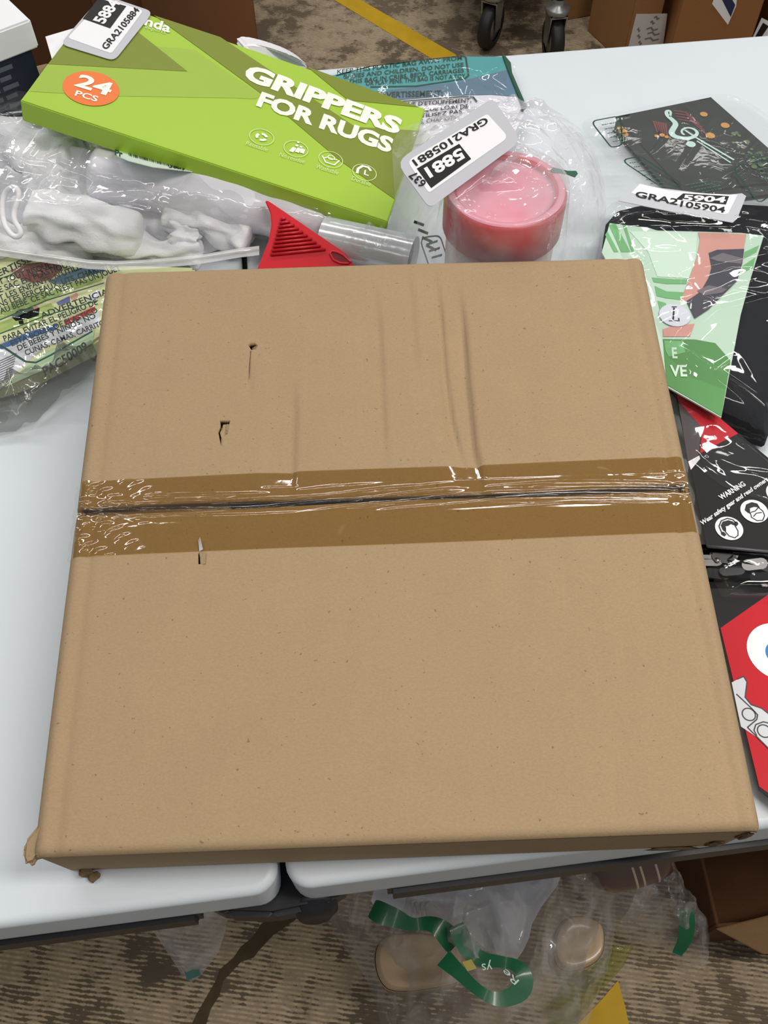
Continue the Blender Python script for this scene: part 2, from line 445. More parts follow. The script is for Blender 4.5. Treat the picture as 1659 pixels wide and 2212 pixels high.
# ------------------------------------------------------------------ table
TY, TF, TS = R_(6.57), 0.117, -0.058
TM = Matrix.Translation((TS, TF, T)) @ Matrix.Rotation(TY, 4, 'Z')
TABLE_W = M_('white_table_plastic', S(206, 214, 221), 0.42, 0.4, 0.02, 18, 0.05, 700)
BLK_METAL = M_('black_table_metal', S(24, 25, 30), 0.4, 0.5)
table = thing('folding_table', 'white plastic folding table with a fold seam and black frame, under the parcels', 'table', TM @ Vector((0, 0.38, -T)))
def table_half(u0, u1):
    """moulded slab: flat top, rounded rim, upright side"""
    y0, y1, r, rb = -0.005, 0.765, 0.014, 0.005
    def loop_(d, z):
        o = []
        for (cx, cy, a0) in ((u1 - r, y1 - r, 0), (u0 + r, y1 - r, 90), (u0 + r, y0 + r, 180), (u1 - r, y0 + r, 270)):
            for k in range(7):
                a = R_(a0 + 15 * k); o.append(TM @ Vector((cx + (r - d) * math.cos(a), cy + (r - d) * math.sin(a), z)))
        return o
    rows = [(rb, 0.0)] + [(rb * (1 - math.sin(R_(a))), -rb * (1 - math.cos(R_(a)))) for a in (12, 24, 38, 52, 66, 80, 90)] + [(0.0002, -0.007), (0.0012, -0.036), (0.0014, -0.0385), (0.003, -0.040)]
    v, f = [], []
    for d, z in rows: v += loop_(d, z)
    n = 28
    for i in range(len(rows) - 1):
        for k in range(n): f.append([i * n + k, (i + 1) * n + k, (i + 1) * n + (k + 1) % n, i * n + (k + 1) % n])
    f.append(list(range(n))); f.append([(len(rows) - 1) * n + k for k in range(n)][::-1])
    o = mesh_obj('table_half', v, f, TABLE_W, table, True)
    me = o.data; me.polygons.foreach_set('use_smooth', [len(p.vertices) == 4 for p in me.polygons])
    # the flat top keeps its own straight normals
    bm = bmesh.new(); bm.from_mesh(me); bm.edges.ensure_lookup_table()
    bmesh.ops.split_edges(bm, edges=[e for e in bm.edges if any(len(q.verts) > 4 for q in e.link_faces)])
    bm.to_mesh(me); bm.free()
    return o
table_half(-0.92, -0.0022); table_half(0.0022, 0.92)
for (a, b) in ((-0.88, -0.052), (0.058, 0.88)):
    for yy in (-0.006, 0.74):
        boxo('frame_bar', TM, (a, b, yy, yy + 0.022, -0.060, -0.0395), BLK_METAL, table, 0.003)
# hinge in the middle of the front
hp = [(-0.052, 0.004), (-0.036, -0.006), (-0.01, -0.010), (0.018, -0.008), (0.036, 0.000), (0.04, 0.016), (0.02, 0.03), (-0.02, 0.032), (-0.045, 0.02)]
slab('hinge', [TM @ Vector((x, y, -0.041)) for x, y in hp], 0.02, BLK_METAL, table, 0.003, Vector((0, 0, 1)))
v, f = lathe([(0.0, 0.004), (0.010, 0.004), (0.012, 0.0), (0.014, 0.0), (0.014, -0.004)], TM @ Matrix.Translation((0.014, -0.0075, -0.052)) @ Matrix.Rotation(R_(75), 4, 'X'), 24)
mesh_obj('hinge_bolt', v, f, BLK_METAL, table, True)
boxo('center_bar', TM, (-0.02, 0.02, 0.01, 0.74, -0.07, -0.047), BLK_METAL, table, 0.002)
for u in (-0.72, 0.72):
    pth = [TM @ Vector((u, 0.06, -0.05)), TM @ Vector((u, 0.04, -0.4)), TM @ Vector((u, 0.03, -T + 0.012)), TM @ Vector((u, 0.73, -T + 0.012)), TM @ Vector((u, 0.72, -0.4)), TM @ Vector((u, 0.70, -0.05))]
    v, f = tube(pth, 0.012, 10); mesh_obj('leg_frame', v, f, BLK_METAL, table, True)

# ------------------------------------------------------------------ the big carton
BX, BY, BZ, BYAW, BW, BD, BH, BT = -0.176, 0.116, T + 0.0615, R_(1.56), 0.364, 0.374, 0.062, R_(6.26)
e1 = Vector((math.cos(BYAW), math.sin(BYAW), 0))
e2 = Vector((-math.sin(BYAW) * math.cos(BT), math.cos(BYAW) * math.cos(BT), math.sin(BT)))
e3 = e1.cross(e2)
BM = Matrix((e1, e2, e3)).transposed().to_4x4(); BM.translation = Vector((BX, BY, BZ))
BMI = BM.inverted()
btop = Pl(BM @ Vector((0, 0, 0)), BM @ Vector((1, 0, 0)), BM @ Vector((0, 1, 0)))
def buv(px, py):
    q = BMI @ btop.at(px, py); return q.x, q.y
carton = thing('cardboard_box', 'large plain brown corrugated cardboard box sealed with clear tape across the top', 'box', BM @ Vector((BW / 2, BD / 2, -BH)))
SEAM = [buv(x, y) for x, y in ((165, 1107), (400, 1094), (830, 1076), (1150, 1066), (1490, 1052))]
def seam_v(u):
    return np.interp(u, [s[0] for s in SEAM], [s[1] for s in SEAM])
CREASES = []
for pts, amp, wd in (([(808, 600), (818, 700), (822, 790), (830, 980)], 0.0011, 0.007),
                     ([(938, 575), (952, 680), (962, 800), (975, 900), (1000, 1000)], 0.0022, 0.0055),
                     ([(985, 600), (1000, 700), (1008, 830), (1022, 960), (1040, 1050)], 0.0026, 0.0075),
                     ([(632, 800), (634, 900), (630, 1000), (628, 1070)], 0.0013, 0.009),
                     ([(545, 780), (541, 860)], 0.0005, 0.004),
                     ([(880, 560), (890, 660), (900, 800)], 0.0007, 0.006)):
    q = [buv(*p) for p in pts]; q.sort(key=lambda t: t[1]); CREASES.append((q, amp, wd))
def top_h(u, v):
    """small relief of the box top"""
    h = np.zeros_like(u)
    dE = np.minimum(u, BW - u)
    h -= 0.0045 * np.clip(1 - dE / 0.006, 0, 1) ** 2          # rolled side edges
    h -= 0.0011 * np.exp(-((dE - 0.0115) / 0.0028) ** 2)       # score line beside the edge
    fb = np.minimum(v, BD - v); h -= 0.003 * np.clip(1 - fb / 0.004, 0, 1) ** 2
    for q, amp, wd in CREASES:
        vs = [t[1] for t in q]; us = [t[0] for t in q]
        c = np.interp(v, vs, us); L = vs[-1] - vs[0]
        k = np.clip((v - vs[0]) / (0.2 * L) + 0.35, 0, 1) * np.clip((vs[-1] - v) / (0.3 * L), 0, 1)
        d = u - c
        h += 1.7 * k * amp * np.where(d < 0, np.clip(1 + d / (wd * 2.2), 0, 1) * -1.0, -np.clip(1 - d / (wd * 0.45), 0, 1))
    sd = np.abs(v - seam_v(u)); h -= 0.0012 * np.clip(1 - sd / 0.012, 0, 1) ** 1.5
    h += 0.0006 * np.sin(u * 21 + 1) * np.sin(v * 15)
    return h
def flap(name, lo, hi, nu=210, nv=80):
    """one of the two closing flaps; lo/hi give the v limits as functions of u"""
    t = 0.0035
    # finer columns towards the side edges, where the board rolls over
    uu = np.linspace(0, 1, nu); uu = (uu + 0.0 * np.sin(2 * np.pi * uu)) * BW
    ss = np.linspace(0, 1, nv)
    U = np.repeat(uu[:, None], nv, 1); V = lo(uu)[:, None] * (1 - ss) + hi(uu)[:, None] * ss
    H = top_h(U, V)
    verts = [BM @ Vector((U[i, j], V[i, j], H[i, j])) for i in range(nu) for j in range(nv)]
    n0 = len(verts)
    verts += [BM @ Vector((U[i, j], V[i, j], H[i, j] - t)) for i in range(nu) for j in range(nv)]
    fc = []
    for i in range(nu - 1):
        for j in range(nv - 1):
            a = i * nv + j; fc.append([a, a + nv, a + nv + 1, a + 1]); fc.append([n0 + a, n0 + a + 1, n0 + a + nv + 1, n0 + a + nv])
    for i in range(nu - 1):
        for j in (0, nv - 1):
            a = i * nv + j; q = [a, n0 + a, n0 + a + nv, a + nv]; fc.append(q if j == 0 else q[::-1])
    for j in range(nv - 1):
        for i in (0, nu - 1):
            a = i * nv + j; q = [a, a + 1, n0 + a + 1, n0 + a]; fc.append(q if i == 0 else q[::-1])
    return mesh_obj(name, verts, fc, KRAFT, carton, True)
fl_f = flap('flap', lambda u: u * 0, lambda u: seam_v(u) - 0.0021 - 0.0008 * np.sin(u * 22))
fl_b = flap('flap', lambda u: seam_v(u) + 0.0021 + 0.0008 * np.sin(u * 17 + 1), lambda u: u * 0 + BD)
# punctures really go through the board
def punch(flp, polys):
    bm = bmesh.new()
    for pts in polys:
        q = [BM @ Vector((*buv(*p), 0.004)) for p in pts]; q2 = [BM @ Vector((*buv(*p), -0.009)) for p in pts]
        a = [bm.verts.new(x) for x in q]; b = [bm.verts.new(x) for x in q2]; n = len(q)
        bm.faces.new(a); bm.faces.new(b[::-1])
        for i in range(n): bm.faces.new((a[i], b[i], b[(i + 1) % n], a[(i + 1) % n]))
    bmesh.ops.recalc_face_normals(bm, faces=bm.faces)
    me = bpy.data.meshes.new('cut'); bm.to_mesh(me); bm.free()
    c = bpy.data.objects.new('cut', me); COL.objects.link(c)
    md = flp.modifiers.new('b', 'BOOLEAN'); md.object = c; md.operation = 'DIFFERENCE'; md.solver = 'EXACT'
    bpy.context.view_layer.update()
    dg = bpy.context.evaluated_depsgraph_get()
    new = bpy.data.meshes.new_from_object(flp.evaluated_get(dg))
    flp.modifiers.clear()
    if len(new.polygons) > 1000:
        new.polygons.foreach_set('use_smooth', [True] * len(new.polygons)); flp.data = new
    bpy.data.objects.remove(c); bpy.data.meshes.remove(me)
punch(fl_b, [[(536, 745), (541, 742), (551, 742), (556, 746), (552, 754), (543, 756)],
             [(475, 908), (497, 909), (495, 916), (482, 917), (479, 928), (475, 934), (478, 946), (477, 962), (474, 948), (471, 932), (476, 920)],
             [(540.2, 758), (541.4, 758), (539, 800), (536.5, 824), (537.5, 800)]])
punch(fl_f, [[(428, 1196), (431, 1194), (433, 1219), (428, 1219)]])
# pushed-in scraps of board at the punctures
def scrap(pts, lift):
    q = [BM @ Vector((*buv(x, y), z)) for (x, y), z in zip(pts, lift)]
    slab('torn_scrap', q, 0.0012, KRAFT, carton, 0)
scrap([(542, 744), (556, 744), (556, 751), (546, 755)], [-0.004, -0.0005, -0.0005, -0.004])
scrap([(482, 918), (492, 918), (490, 936), (480, 944)], [-0.001, 0.0012, 0.001, -0.001])
scrap([(434, 1195), (445, 1196), (444, 1219), (434, 1219)], [0.0002, 0.0012, 0.001, 0.0002])
# walls and bottom
wall_t = 0.0035
for nm, dims in (('front_wall', (0.001, BW - 0.001, 0.0005, wall_t, -BH, -0.0030)), ('back_wall', (0.001, BW - 0.001, BD - wall_t, BD - 0.0005, -BH, -0.0030)),
                 ('side_wall', (0.0005, wall_t, wall_t, BD - wall_t, -BH, -0.005)), ('side_wall', (BW - wall_t, BW - 0.0005, wall_t, BD - wall_t, -BH, -0.005)),
                 ('bottom', (wall_t, BW - wall_t, wall_t, BD - wall_t, -BH, -BH + 0.0035)),
                 ('inner_flap', (wall_t, 0.09, wall_t, BD - wall_t, -0.0125, -0.0095)), ('inner_flap', (BW - 0.09, BW - wall_t, wall_t, BD - wall_t, -0.0125, -0.0095))):
    boxo(nm, BM, dims, KRAFT, carton, 0.001)
# crushed corner ear and torn bottom corners
ear = [(0.003, 0.019, -0.002), (-0.0012, 0.014, -0.003), (-0.0062, 0.008, -0.004), (-0.0066, 0.0, -0.006), (-0.0045, -0.0035, -0.008), (0.0005, -0.0015, -0.007), (0.003, 0.003, -0.003), (0.004, 0.010, -0.001)]
slab('crushed_corner', [BM @ Vector(p) for p in ear], 0.006, KRAFT, carton, 0.002, e3, 3)
def tear(c, s, seed):
    r = random.Random(seed); bm = bmesh.new()
    bmesh.ops.create_icosphere(bm, subdivisions=2, radius=1)
    for v in bm.verts:
        k = 1 + r.uniform(-0.35, 0.35); v.co = BM @ (Vector(c) + Vector((v.co.x * s[0], v.co.y * s[1], v.co.z * s[2])) * k)
    bm_obj('torn_corner', bm, KRAFT_IN, carton)
tear((0.011, -0.001, -BH + 0.003), (0.0035, 0.003, 0.003), 3); tear((0.015, -0.003, -BH + 0.0022), (0.003, 0.003, 0.002), 4)
tear((BW - 0.003, -0.0002, -0.02), (0.003, 0.0012, 0.010), 5); tear((BW - 0.03, -0.0002, -BH + 0.003), (0.014, 0.0012, 0.002), 6)
tear((BW - 0.010, 0.0, -BH + 0.016), (0.005, 0.0012, 0.008), 7)
# clear packing tape
def tape_material():
    m = film('clear_packing_tape', 0.88, 0.10, 0.08, (0.7, 0.62, 0.48), (0.66, 0.55, 0.36), 0.10, 30)
    nt = m.node_tree
    tr = [n for n in nt.nodes if n.type == 'BSDF_TRANSPARENT'][0]
    tc = [n for n in nt.nodes if n.type == 'TEX_COORD'][0]
    n = nt.nodes.new('ShaderNodeTexNoise'); n.inputs['Scale'].default_value = 30; n.inputs['Detail'].default_value = 3; n.inputs['Distortion'].default_value = 1.0
    nt.links.new(tc.outputs['Object'], n.inputs[0])
    mr = nt.nodes.new('ShaderNodeMapRange'); mr.inputs[1].default_value = 0.66; mr.inputs[2].default_value = 0.70; nt.links.new(n.outputs['Fac'], mr.inputs[0])
    mx = nt.nodes.new('ShaderNodeMix'); mx.data_type = 'RGBA'; mx.inputs[6].default_value = (0.78, 0.67, 0.40, 1); mx.inputs[7].default_value = (0.88, 0.82, 0.66, 1)
    nt.links.new(mr.outputs[0], mx.inputs[0]); nt.links.new(mx.outputs[2], tr.inputs[0])
    return m
TAPE = tape_material()
TU = [buv(x, y) for x, y in ((155, 1042), (600, 1020), (1040, 1005), (1490, 985))]
TL = [buv(x, y) for x, y in ((140, 1205), (600, 1184), (1040, 1168), (1525, 1148))]
def tape_part(name, un, rows, hf, mat=TAPE):
    v, f = [], []
    nv = rows
    for i, u in enumerate(un):
        a = np.interp(u, [t[0] for t in TL], [t[1] for t in TL]); b = np.interp(u, [t[0] for t in TU], [t[1] for t in TU])
        for j in range(nv):
            vv = a + (b - a) * j / (nv - 1); v.append(hf(u, vv))
    for i in range(len(un) - 1):
        for j in range(nv - 1):
            a = i * nv + j; f.append([a, a + nv, a + nv + 1, a + 1])
    return mesh_obj(name, v, f, mat, carton, True)
def tape_h(u, vv):
    ua, va = np.array([u]), np.array([vv])
    h = float(top_h(ua, va)[0]) + 0.00035
    d = vv - float(seam_v(u)); s = max(0, 1 - abs(d) / 0.011)
    # lifted, puckered film along the seam
    h += s * (0.0014 + 0.0013 * math.sin(d * 1300 + 6 * math.sin(u * 17)) + 0.0009 * math.sin(u * 60 + d * 500))
    h += 0.00045 * max(0, math.sin(u * 95) - 0.6) * (1 if d > 0.004 else 0.3)
    if u < 0.055:
        k = 1 - max(u, 0) / 0.055
        h += k * 0.0011 * math.sin(d * 330 + u * 260) + k * 0.0008 * math.sin(d * 800 - u * 500)
    return BM @ Vector((u, vv, max(h, 0.0003 + float(top_h(ua, va)[0]) * (0 if s > 0 else 1))))
tape_part('tape', np.linspace(0.002, BW - 0.002, 230), 70, tape_h)
def tape_end(side):
    def hf(u, vv):       # u runs 0..0.03 down the wall
        uu = u * 1.0
        x = -0.0012 if side < 0 else BW + 0.0012
        wob = 0.001 * math.sin(vv * 300 + u * 200)
        return BM @ Vector((x + (wob if side > 0 else -abs(wob)), vv, -0.001 - uu))
    v, f = [], []
    un = np.linspace(0, 0.045, 16)
    ub = 0.002 if side < 0 else BW - 0.002
    a = np.interp(ub, [t[0] for t in TL], [t[1] for t in TL]); b = np.interp(ub, [t[0] for t in TU], [t[1] for t in TU])
    for i, u in enumerate(un):
        for j in range(40):
            v.append(hf(u, a + (b - a) * j / 39) if i else tape_h(ub, a + (b - a) * j / 39))
    for i in range(len(un) - 1):
        for j in range(39):
            q = i * 40 + j; f.append([q, q + 40, q + 41, q + 1])
    mesh_obj('tape_end', v, f, FILM_SOFT, carton, True)
tape_end(-1); tape_end(1)
slab('tape_glint', [BM @ Vector((*buv(x, y), z)) for x, y, z in ((430, 1170, 0.002), (434, 1168, 0.004), (439, 1190, 0.002), (431, 1192, 0.0008))], 0.0003, film('tape_glint_film', 0.2, 0.3, 0.15, (0.9, 0.9, 0.92)), carton, 0)  # whitish sliver painting a glint on the tape

# ------------------------------------------------------------------ green product box
GC = [Vector((-0.277, 0.668, T + 0.1104)), Vector((0.0052, 0.6029, T + 0.0446)), Vector((0.040, 0.7588, T + 0.0396)), Vector((-0.2423, 0.8239, T + 0.1054))]
gpl = Pl(GC[0], GC[1], GC[2])
LIME = M_('lime_green_print', S(158, 194, 56), 0.38, 0.45, 0.02, 10)
LIME_S = M_('lime_green_side', S(140, 178, 40), 0.4, 0.45, 0.02, 10)
OLIVE = M_('olive_green_print', S(120, 134, 36), 0.38, 0.45, 0.02)
OLIVE_L = M_('light_olive_print', S(152, 182, 62), 0.38, 0.45, 0.02)
ORANGE = M_('orange_print', S(232, 118, 52), 0.38, 0.45)
PRINTW = M_('white_print', S(240, 244, 232), 0.4, 0.4)
PALEG = M_('pale_green_print', S(206, 228, 150), 0.4, 0.4)
gb = thing('product_box', 'flat lime green rug gripper box lying on top of the white bagged cloths', 'box', (GC[0] + GC[1] + GC[2] + GC[3]) / 4 - Vector((0, 0, 0.02)))
gn = gpl.n
GTH = 0.0185
slab('body', GC, GTH, LIME, gb, 0.0008, gn)
g1 = (GC[1] - GC[0]).normalized(); g2 = (GC[3] - GC[0]).normalized()
# dust flap edge peeping out at the right end
slab('end_flap', [GC[1] + g1 * 0.0012 + g2 * 0.002 - gn * 0.003, GC[1] + g1 * 0.0012 + g2 * 0.012 - gn * 0.003, GC[1] + g1 * 0.0012 + g2 * 0.012 - gn * 0.017, GC[1] + g1 * 0.0012 + g2 * 0.002 - gn * 0.019], 0.001, WHITE, gb, 0, g1)
G = lambda pts, off=0.0002: gpl.many(pts, off)
decals('light_panel', [G([(66, 190), (103, 139), (405, 155), (331, 100), (420, 108), (563, 205), (552, 214), (500, 212), (256, 208), (64, 198)])], OLIVE_L, gb)
decals('dark_panel', [G([(104, 139), (405, 155), (297, 69), (215, 14), (172, 52), (133, 101)], 0.0004), G([(333, 34), (476, 81), (768, 275), (905, 283), (851, 430), (735, 348), (563, 202), (450, 119)], 0.0004),
                      G([(664, 145), (752, 217), (905, 232)], 0.0004)], OLIVE, gb, True)
grad = Pl(GC[0], GC[1], GC[1] - gn)
decals('count_disc', [circ(gpl, (197, 192), (gpl.at(197, 192) - gpl.at(257, 205)).length, 0.0006, 40)], ORANGE, gb)
t = Txt()
t.add(gpl, 'GRIPPERS', (523, 169), (860, 291), (540, 139), 0.0008, 0.05)
t.add(gpl, 'FOR RUGS', (553, 228), (843, 331), (566, 199), 0.0008, 0.045)
t.add(gpl, '24', (160, 186), (235, 209), (175, 161), 0.0010, 0.03)
t.add(gpl, 'PCS', (161, 208), (209, 222), (166, 197), 0.0010, 0.02)
t.add(gpl, 'nda', (311, 55), (366, 72), (317, 37), 0.0008, 0.03)
t.build('printed_title', PRINTW, gb)
t = Txt()
t.add(gpl, 'experts', (312, 62), (357, 75), (314, 57), 0.0008, 0.0)
for s, A, B in (('Reusable', (530, 314), (576, 329)), ('No residue', (602, 339), (656, 355)), ('Washable', (680, 364), (729, 379)), ('Durable', (758, 390), (799, 404))):
    t.add(gpl, s, A, B, (A[0] + 4, A[1] - 8), 0.0008, 0.0)
t.build('icon_captions', PALEG, gb)
rr = (gpl.at(565, 297) - gpl.at(592, 303)).length
ic = []
for c in ((565, 297.5), (639, 323), (714, 346), (787, 374)): ic += ring(gpl, c, rr, 0.0007, 0.0008)
decals('icon_rings', ic, PALEG, gb)
ic = []
for a in range(3):
    q = circ(gpl, (565, 297.5), rr * 0.5, 0.0008, 12, a0=R_(120 * a + 10), a1=R_(120 * a + 100)); q2 = circ(gpl, (565, 297.5), rr * 0.26, 0.0008, 12, a0=R_(120 * a + 10), a1=R_(120 * a + 100))
    ic.append(q + q2[::-1])
o = (639, 323)
for k in ((-15, 8, -5, 2), (-3, 9, 6, 3), (8, 11, 14, 5)): ic.append(G([(o[0] + k[0], o[1] + k[1] - 3), (o[0] + k[0] + 9, o[1] + k[1]), (o[0] + k[2] + 6, o[1] + k[3] - 3), (o[0] + k[2] - 2, o[1] + k[3] - 6)], 0.0008))
ic.append(circ(gpl, (641, 316), rr * 0.13, 0.0008, 10)); ic.append(circ(gpl, (650, 319), rr * 0.11, 0.0008, 10)); ic.append(circ(gpl, (644, 309), rr * 0.11, 0.0008, 10))
ic += ribbon(gpl, [(696, 338), (703, 352), (722, 358), (733, 348)], 0.0012, 0.0008) + ribbon(gpl, [(699, 343), (708, 341), (716, 345), (728, 347)], 0.001, 0.0008)
ic += ring(gpl, (715, 342), rr * 0.3, 0.0007, 0.0008, 14)
ic += ribbon(gpl, [(771, 376), (773, 366), (783, 360), (795, 363), (801, 371)], 0.0022, 0.0008) + ribbon(gpl, [(789, 369), (787, 378), (796, 381)], 0.0013, 0.0008)
decals('icon_symbols', ic, PRINTW, gb)

# sticker on the green box corner (2D code left blank)
def sticker(name, label, pl, outer, inner, block, words, parent_none=True, thick=0.0005, off=0.0012, extra=None):
    st = thing(name, label, 'label', pl.at(*outer[0], off - thick), 'inventory stickers')
    slab('backing', pl.many(rrect_px(outer), off) if len(outer) == 4 else pl.many(outer, off), thick, LABELG, st, 0, pl.n)
    decals('white_face', [pl.many(rrect_px(inner, 0.07) if len(inner) == 4 else inner, off + 0.0002)], WHITE, st)
    decals('black_block', [pl.many(block, off + 0.0004)], BLACK, st)
    a, b = Txt(), Txt()
    for s, A, B, C, wht in words: (a if wht else b).add(pl, s, A, B, C, off + 0.0006, 0.035 if wht else 0.02)
    a.build('white_number', WHITE, st); b.build('black_number', BLACK, st)
    return st
sticker('inventory_sticker', 'white inventory sticker reading 5884 on the green box corner', gpl,
        [(130, 99), (247, 135), (331, 29), (222, -8)], [(146, 86), (241, 120), (310, 27), (226, 0)],
        [(179, 45), (213, 1), (273, 18), (238, 66)],
        [('5884', (224, 57), (261, 10), (199, 50), True), ('GRA2105884', (230, 113), (302, 27), (218, 105), False)], off=0.0016)
paper = slab('white_paper_card', [P(98, 79, 0.098), P(112, 127, 0.098), P(150, 128, 0.098), P(240, 60, 0.098), P(230, 40, 0.098)], 0.001, WHITE, None, 0)
tag(paper, 'plain white paper card sticking out behind the green box corner', 'paper')

# ------------------------------------------------------------------ white wrapped roll under the green box
def soft_tube(name, path, rad, mat, parent, squash=0.8, seed=1, amp=0.002, seg=28, n=60, fr=9):
    path = [Vector(p) for p in path]
    a = np.array([tuple(p) for p in path]); t0 = np.linspace(0, 1, len(path)); tt = np.linspace(0, 1, n)
    c = np.stack([np.interp(tt, t0, a[:, k]) for k in range(3)], 1)
    d = (path[-1] - path[0]).normalized(); s = d.cross(Vector((0, 0, 1))).normalized(); u = s.cross(d)
    v, f = [], []
    for i in range(n):
        e = min(1, math.sqrt(max(0, 1 - (1 - min(tt[i], 1 - tt[i]) / 0.05) ** 2)) if min(tt[i], 1 - tt[i]) < 0.05 else 1)
        e = max(e, 0.02)
        for k in range(seg):
            an = 2 * math.pi * k / seg
            q = Vector(c[i]); nz = (noise.noise(Vector((tt[i] * fr + seed, math.cos(an) * 1.2, math.sin(an) * 1.2))) + (0.5 * abs(noise.noise(Vector((tt[i] * fr * 0.7 - seed, math.cos(an) * 2.6, math.sin(an) * 2.6)))) if fr < 8 else 0)) * amp
            r = (rad + nz) * e
            v.append(q + s * math.cos(an) * r + u * math.sin(an) * r * squash)
    for i in range(n - 1):
        for k in range(seg): f.append([i * seg + k, i * seg + (k + 1) % seg, (i + 1) * seg + (k + 1) % seg, (i + 1) * seg + k])
    f.append(list(range(seg))[::-1]); f.append([(n - 1) * seg + k for k in range(seg)])
    return mesh_obj(name, v, f, mat, parent, True)
ROLLW = M_('white_fabric_in_plastic', S(226, 226, 236), 0.35, 0.5, 0.03, 20, 0.25, 60, coat=0.6)
r0, r1 = P(190, 372, 0.056), P(722, 477, 0.026)
roll = thing('cloth_roll', 'white rolled cloth in clear plastic lying below the green box', 'roll', (r0 + r1) / 2 - Vector((0, 0, 0.025)))
soft_tube('roll_body', [r0, r0.lerp(r1, 0.5) + Vector((0, 0, 0.001)), r1], 0.0235, ROLLW, roll, 0.95, 3, 0.003)
d_ = (r1 - r0).normalized(); s_ = d_.cross(Vector((0, 0, 1))).normalized()
soft_tube('roll_wrap', [r0 - d_ * 0.006, r1 + d_ * 0.008], 0.0252, film('roll_wrap_film', 0.86, 0.12, 0.05, (0.8, 0.8, 0.85), (1, 1, 1), 0.22, 40), roll, 0.95, 5, 0.003)
# printed label on the roll, bent round its top
rp = pl3((190, 322, 0.082), (250, 340, 0.080), (420, 385, 0.066))
lbl = thing('barcode_label', 'pale barcode label ending in 3854 on the white cloth roll', 'label', rp.at(300, 350))
PALEL = M_('pale_green_label', S(222, 236, 228), 0.35, 0.5)
slab('backing', rp.many([(238, 312), (252, 348), (275, 358), (330, 372), (400, 380), (450, 385), (440, 372)], 0.004), 0.0006, PALEL, lbl, 0, rp.n)
bars = []
rnd = random.Random(8); x = 274.0
while x < 392:
    wd = rnd.choice((1.0, 1.6, 2.6)); y = 335 + (x - 274) * 0.265
    bars.append(rp.many([(x, y), (x + wd, y + wd * 0.265), (x + wd + 3, y + 14 + wd * 0.265), (x + 3, y + 14)], 0.0044)); x += wd + rnd.choice((1.2, 1.8, 2.8))
decals('barcode', bars, BLACK, lbl)
t = Txt(); t.add(rp, '3854', (363, 374), (398, 378), (365, 367), 0.0044, 0.02); t.build('number', BLACK, lbl)
t = Txt(); t.add(rp, 'Pr', (246, 347), (263, 352), (247, 334), 0.0044, 0.03); t.build('letters', DKGREEN, lbl)

# ------------------------------------------------------------------ white bagged cloths, left
out = [P(x, y, h) for x, y, h in ((-90, 300, 0.01), (-30, 262, 0.02), (40, 225, 0.03), (110, 215, 0.05), (200, 300, 0.03), (330, 420, 0.02), (480, 470, 0.015), (560, 500, 0.008), (540, 540, 0.004), (400, 556, 0.004), (240, 560, 0.004), (60, 545, 0.004), (-90, 530, 0.004))]
bb = bbox(out)
clt = thing('bagged_cloth', 'crumpled white cloth inside the clear zip bag left of the box', 'cloth', P(150, 420, 0))
sheet('cloth', smooth_loop(out), P(150, 380, 0.046), CLOTH, clt, 60, 200, 2.6,
           [Folds(2, 46, bb, (0.006, 0.016), (0.007, 0.016), (0.03, 0.10), True, (0.2, 0.6)), Folds(12, 50, bb, (0.004, 0.009), (0.004, 0.008), (0.02, 0.06), True)], edge_fold=0.25)
for pts, r, sd in (([(355, 452, 0.035), (450, 470, 0.03), (545, 512, 0.018)], 0.017, 4), ([(60, 455, 0.048), (180, 470, 0.046), (310, 512, 0.03)], 0.019, 9),
                   ([(-20, 300, 0.05), (80, 330, 0.052), (175, 352, 0.045)], 0.022, 14), ([(200, 515, 0.022), (320, 535, 0.02), (440, 542, 0.014)], 0.011, 19),
                   ([(395, 480, 0.03), (400, 515, 0.026), (392, 552, 0.012)], 0.010, 23), ([(-30, 505, 0.03), (60, 520, 0.028), (200, 545, 0.014)], 0.014, 27)):
    soft_tube('rolled_fold', [P(*q) for q in pts], r, CLOTH, clt, 0.75, sd, 0.011, 44, 56, 4.2)
ELA = M_('white_elastic', S(236, 236, 240), 0.8, 0.2)
def loop(pts, r, lab):
    p = smooth_loop([P(*q) for q in pts], 3)
    v, f = tube([p[i] for i in range(len(p))] + [p[0]], r, 8, False)
    o = mesh_obj('elastic_loop', v, f, ELA, None, True); tag(o, lab, 'elastic', 'elastic loops')
loop([(5, 420, 0.07), (30, 400, 0.078), (45, 420, 0.075), (25, 470, 0.066), (50, 505, 0.058), (30, 515, 0.055), (5, 480, 0.062)], 0.0022, 'white elastic loop on the crumpled cloth in the zip bag')
out = [P(x, y, h) for x, y, h in ((-110, 260, 0.02), (-20, 205, 0.05), (60, 190, 0.08), (140, 250, 0.075), (205, 350, 0.055), (260, 425, 0.05), (400, 455, 0.045), (530, 495, 0.03), (545, 520, 0.02), (500, 548, 0.012), (400, 560, 0.024), (240, 572, 0.028), (60, 556, 0.028), (-110, 545, 0.028))]
bb = bbox(out)
zb = thing('zip_bag', 'clear plastic zip bag holding crumpled white cloth left of the box', 'bag', P(150, 420, 0))
sheet('film', smooth_loop(out), P(130, 425, 0.078), FILM, zb, 60, 200, 5, [Folds(21, 46, bb, (0.003, 0.008), (0.003, 0.010), (0.02, 0.09)), Folds(22, 60, bb, (0.001, 0.003), (0.002, 0.004), (0.006, 0.03))], edge_fold=0.2)
edge = [(-60, 540), (0, 543), (60, 552), (130, 562), (190, 571), (250, 574), (330, 570), (420, 562), (520, 546), (560, 541)]
lo_ = [P(x, y + 10, 0.034) for x, y in edge]; hi_ = [P(x, y - 10, 0.036) for x, y in edge]
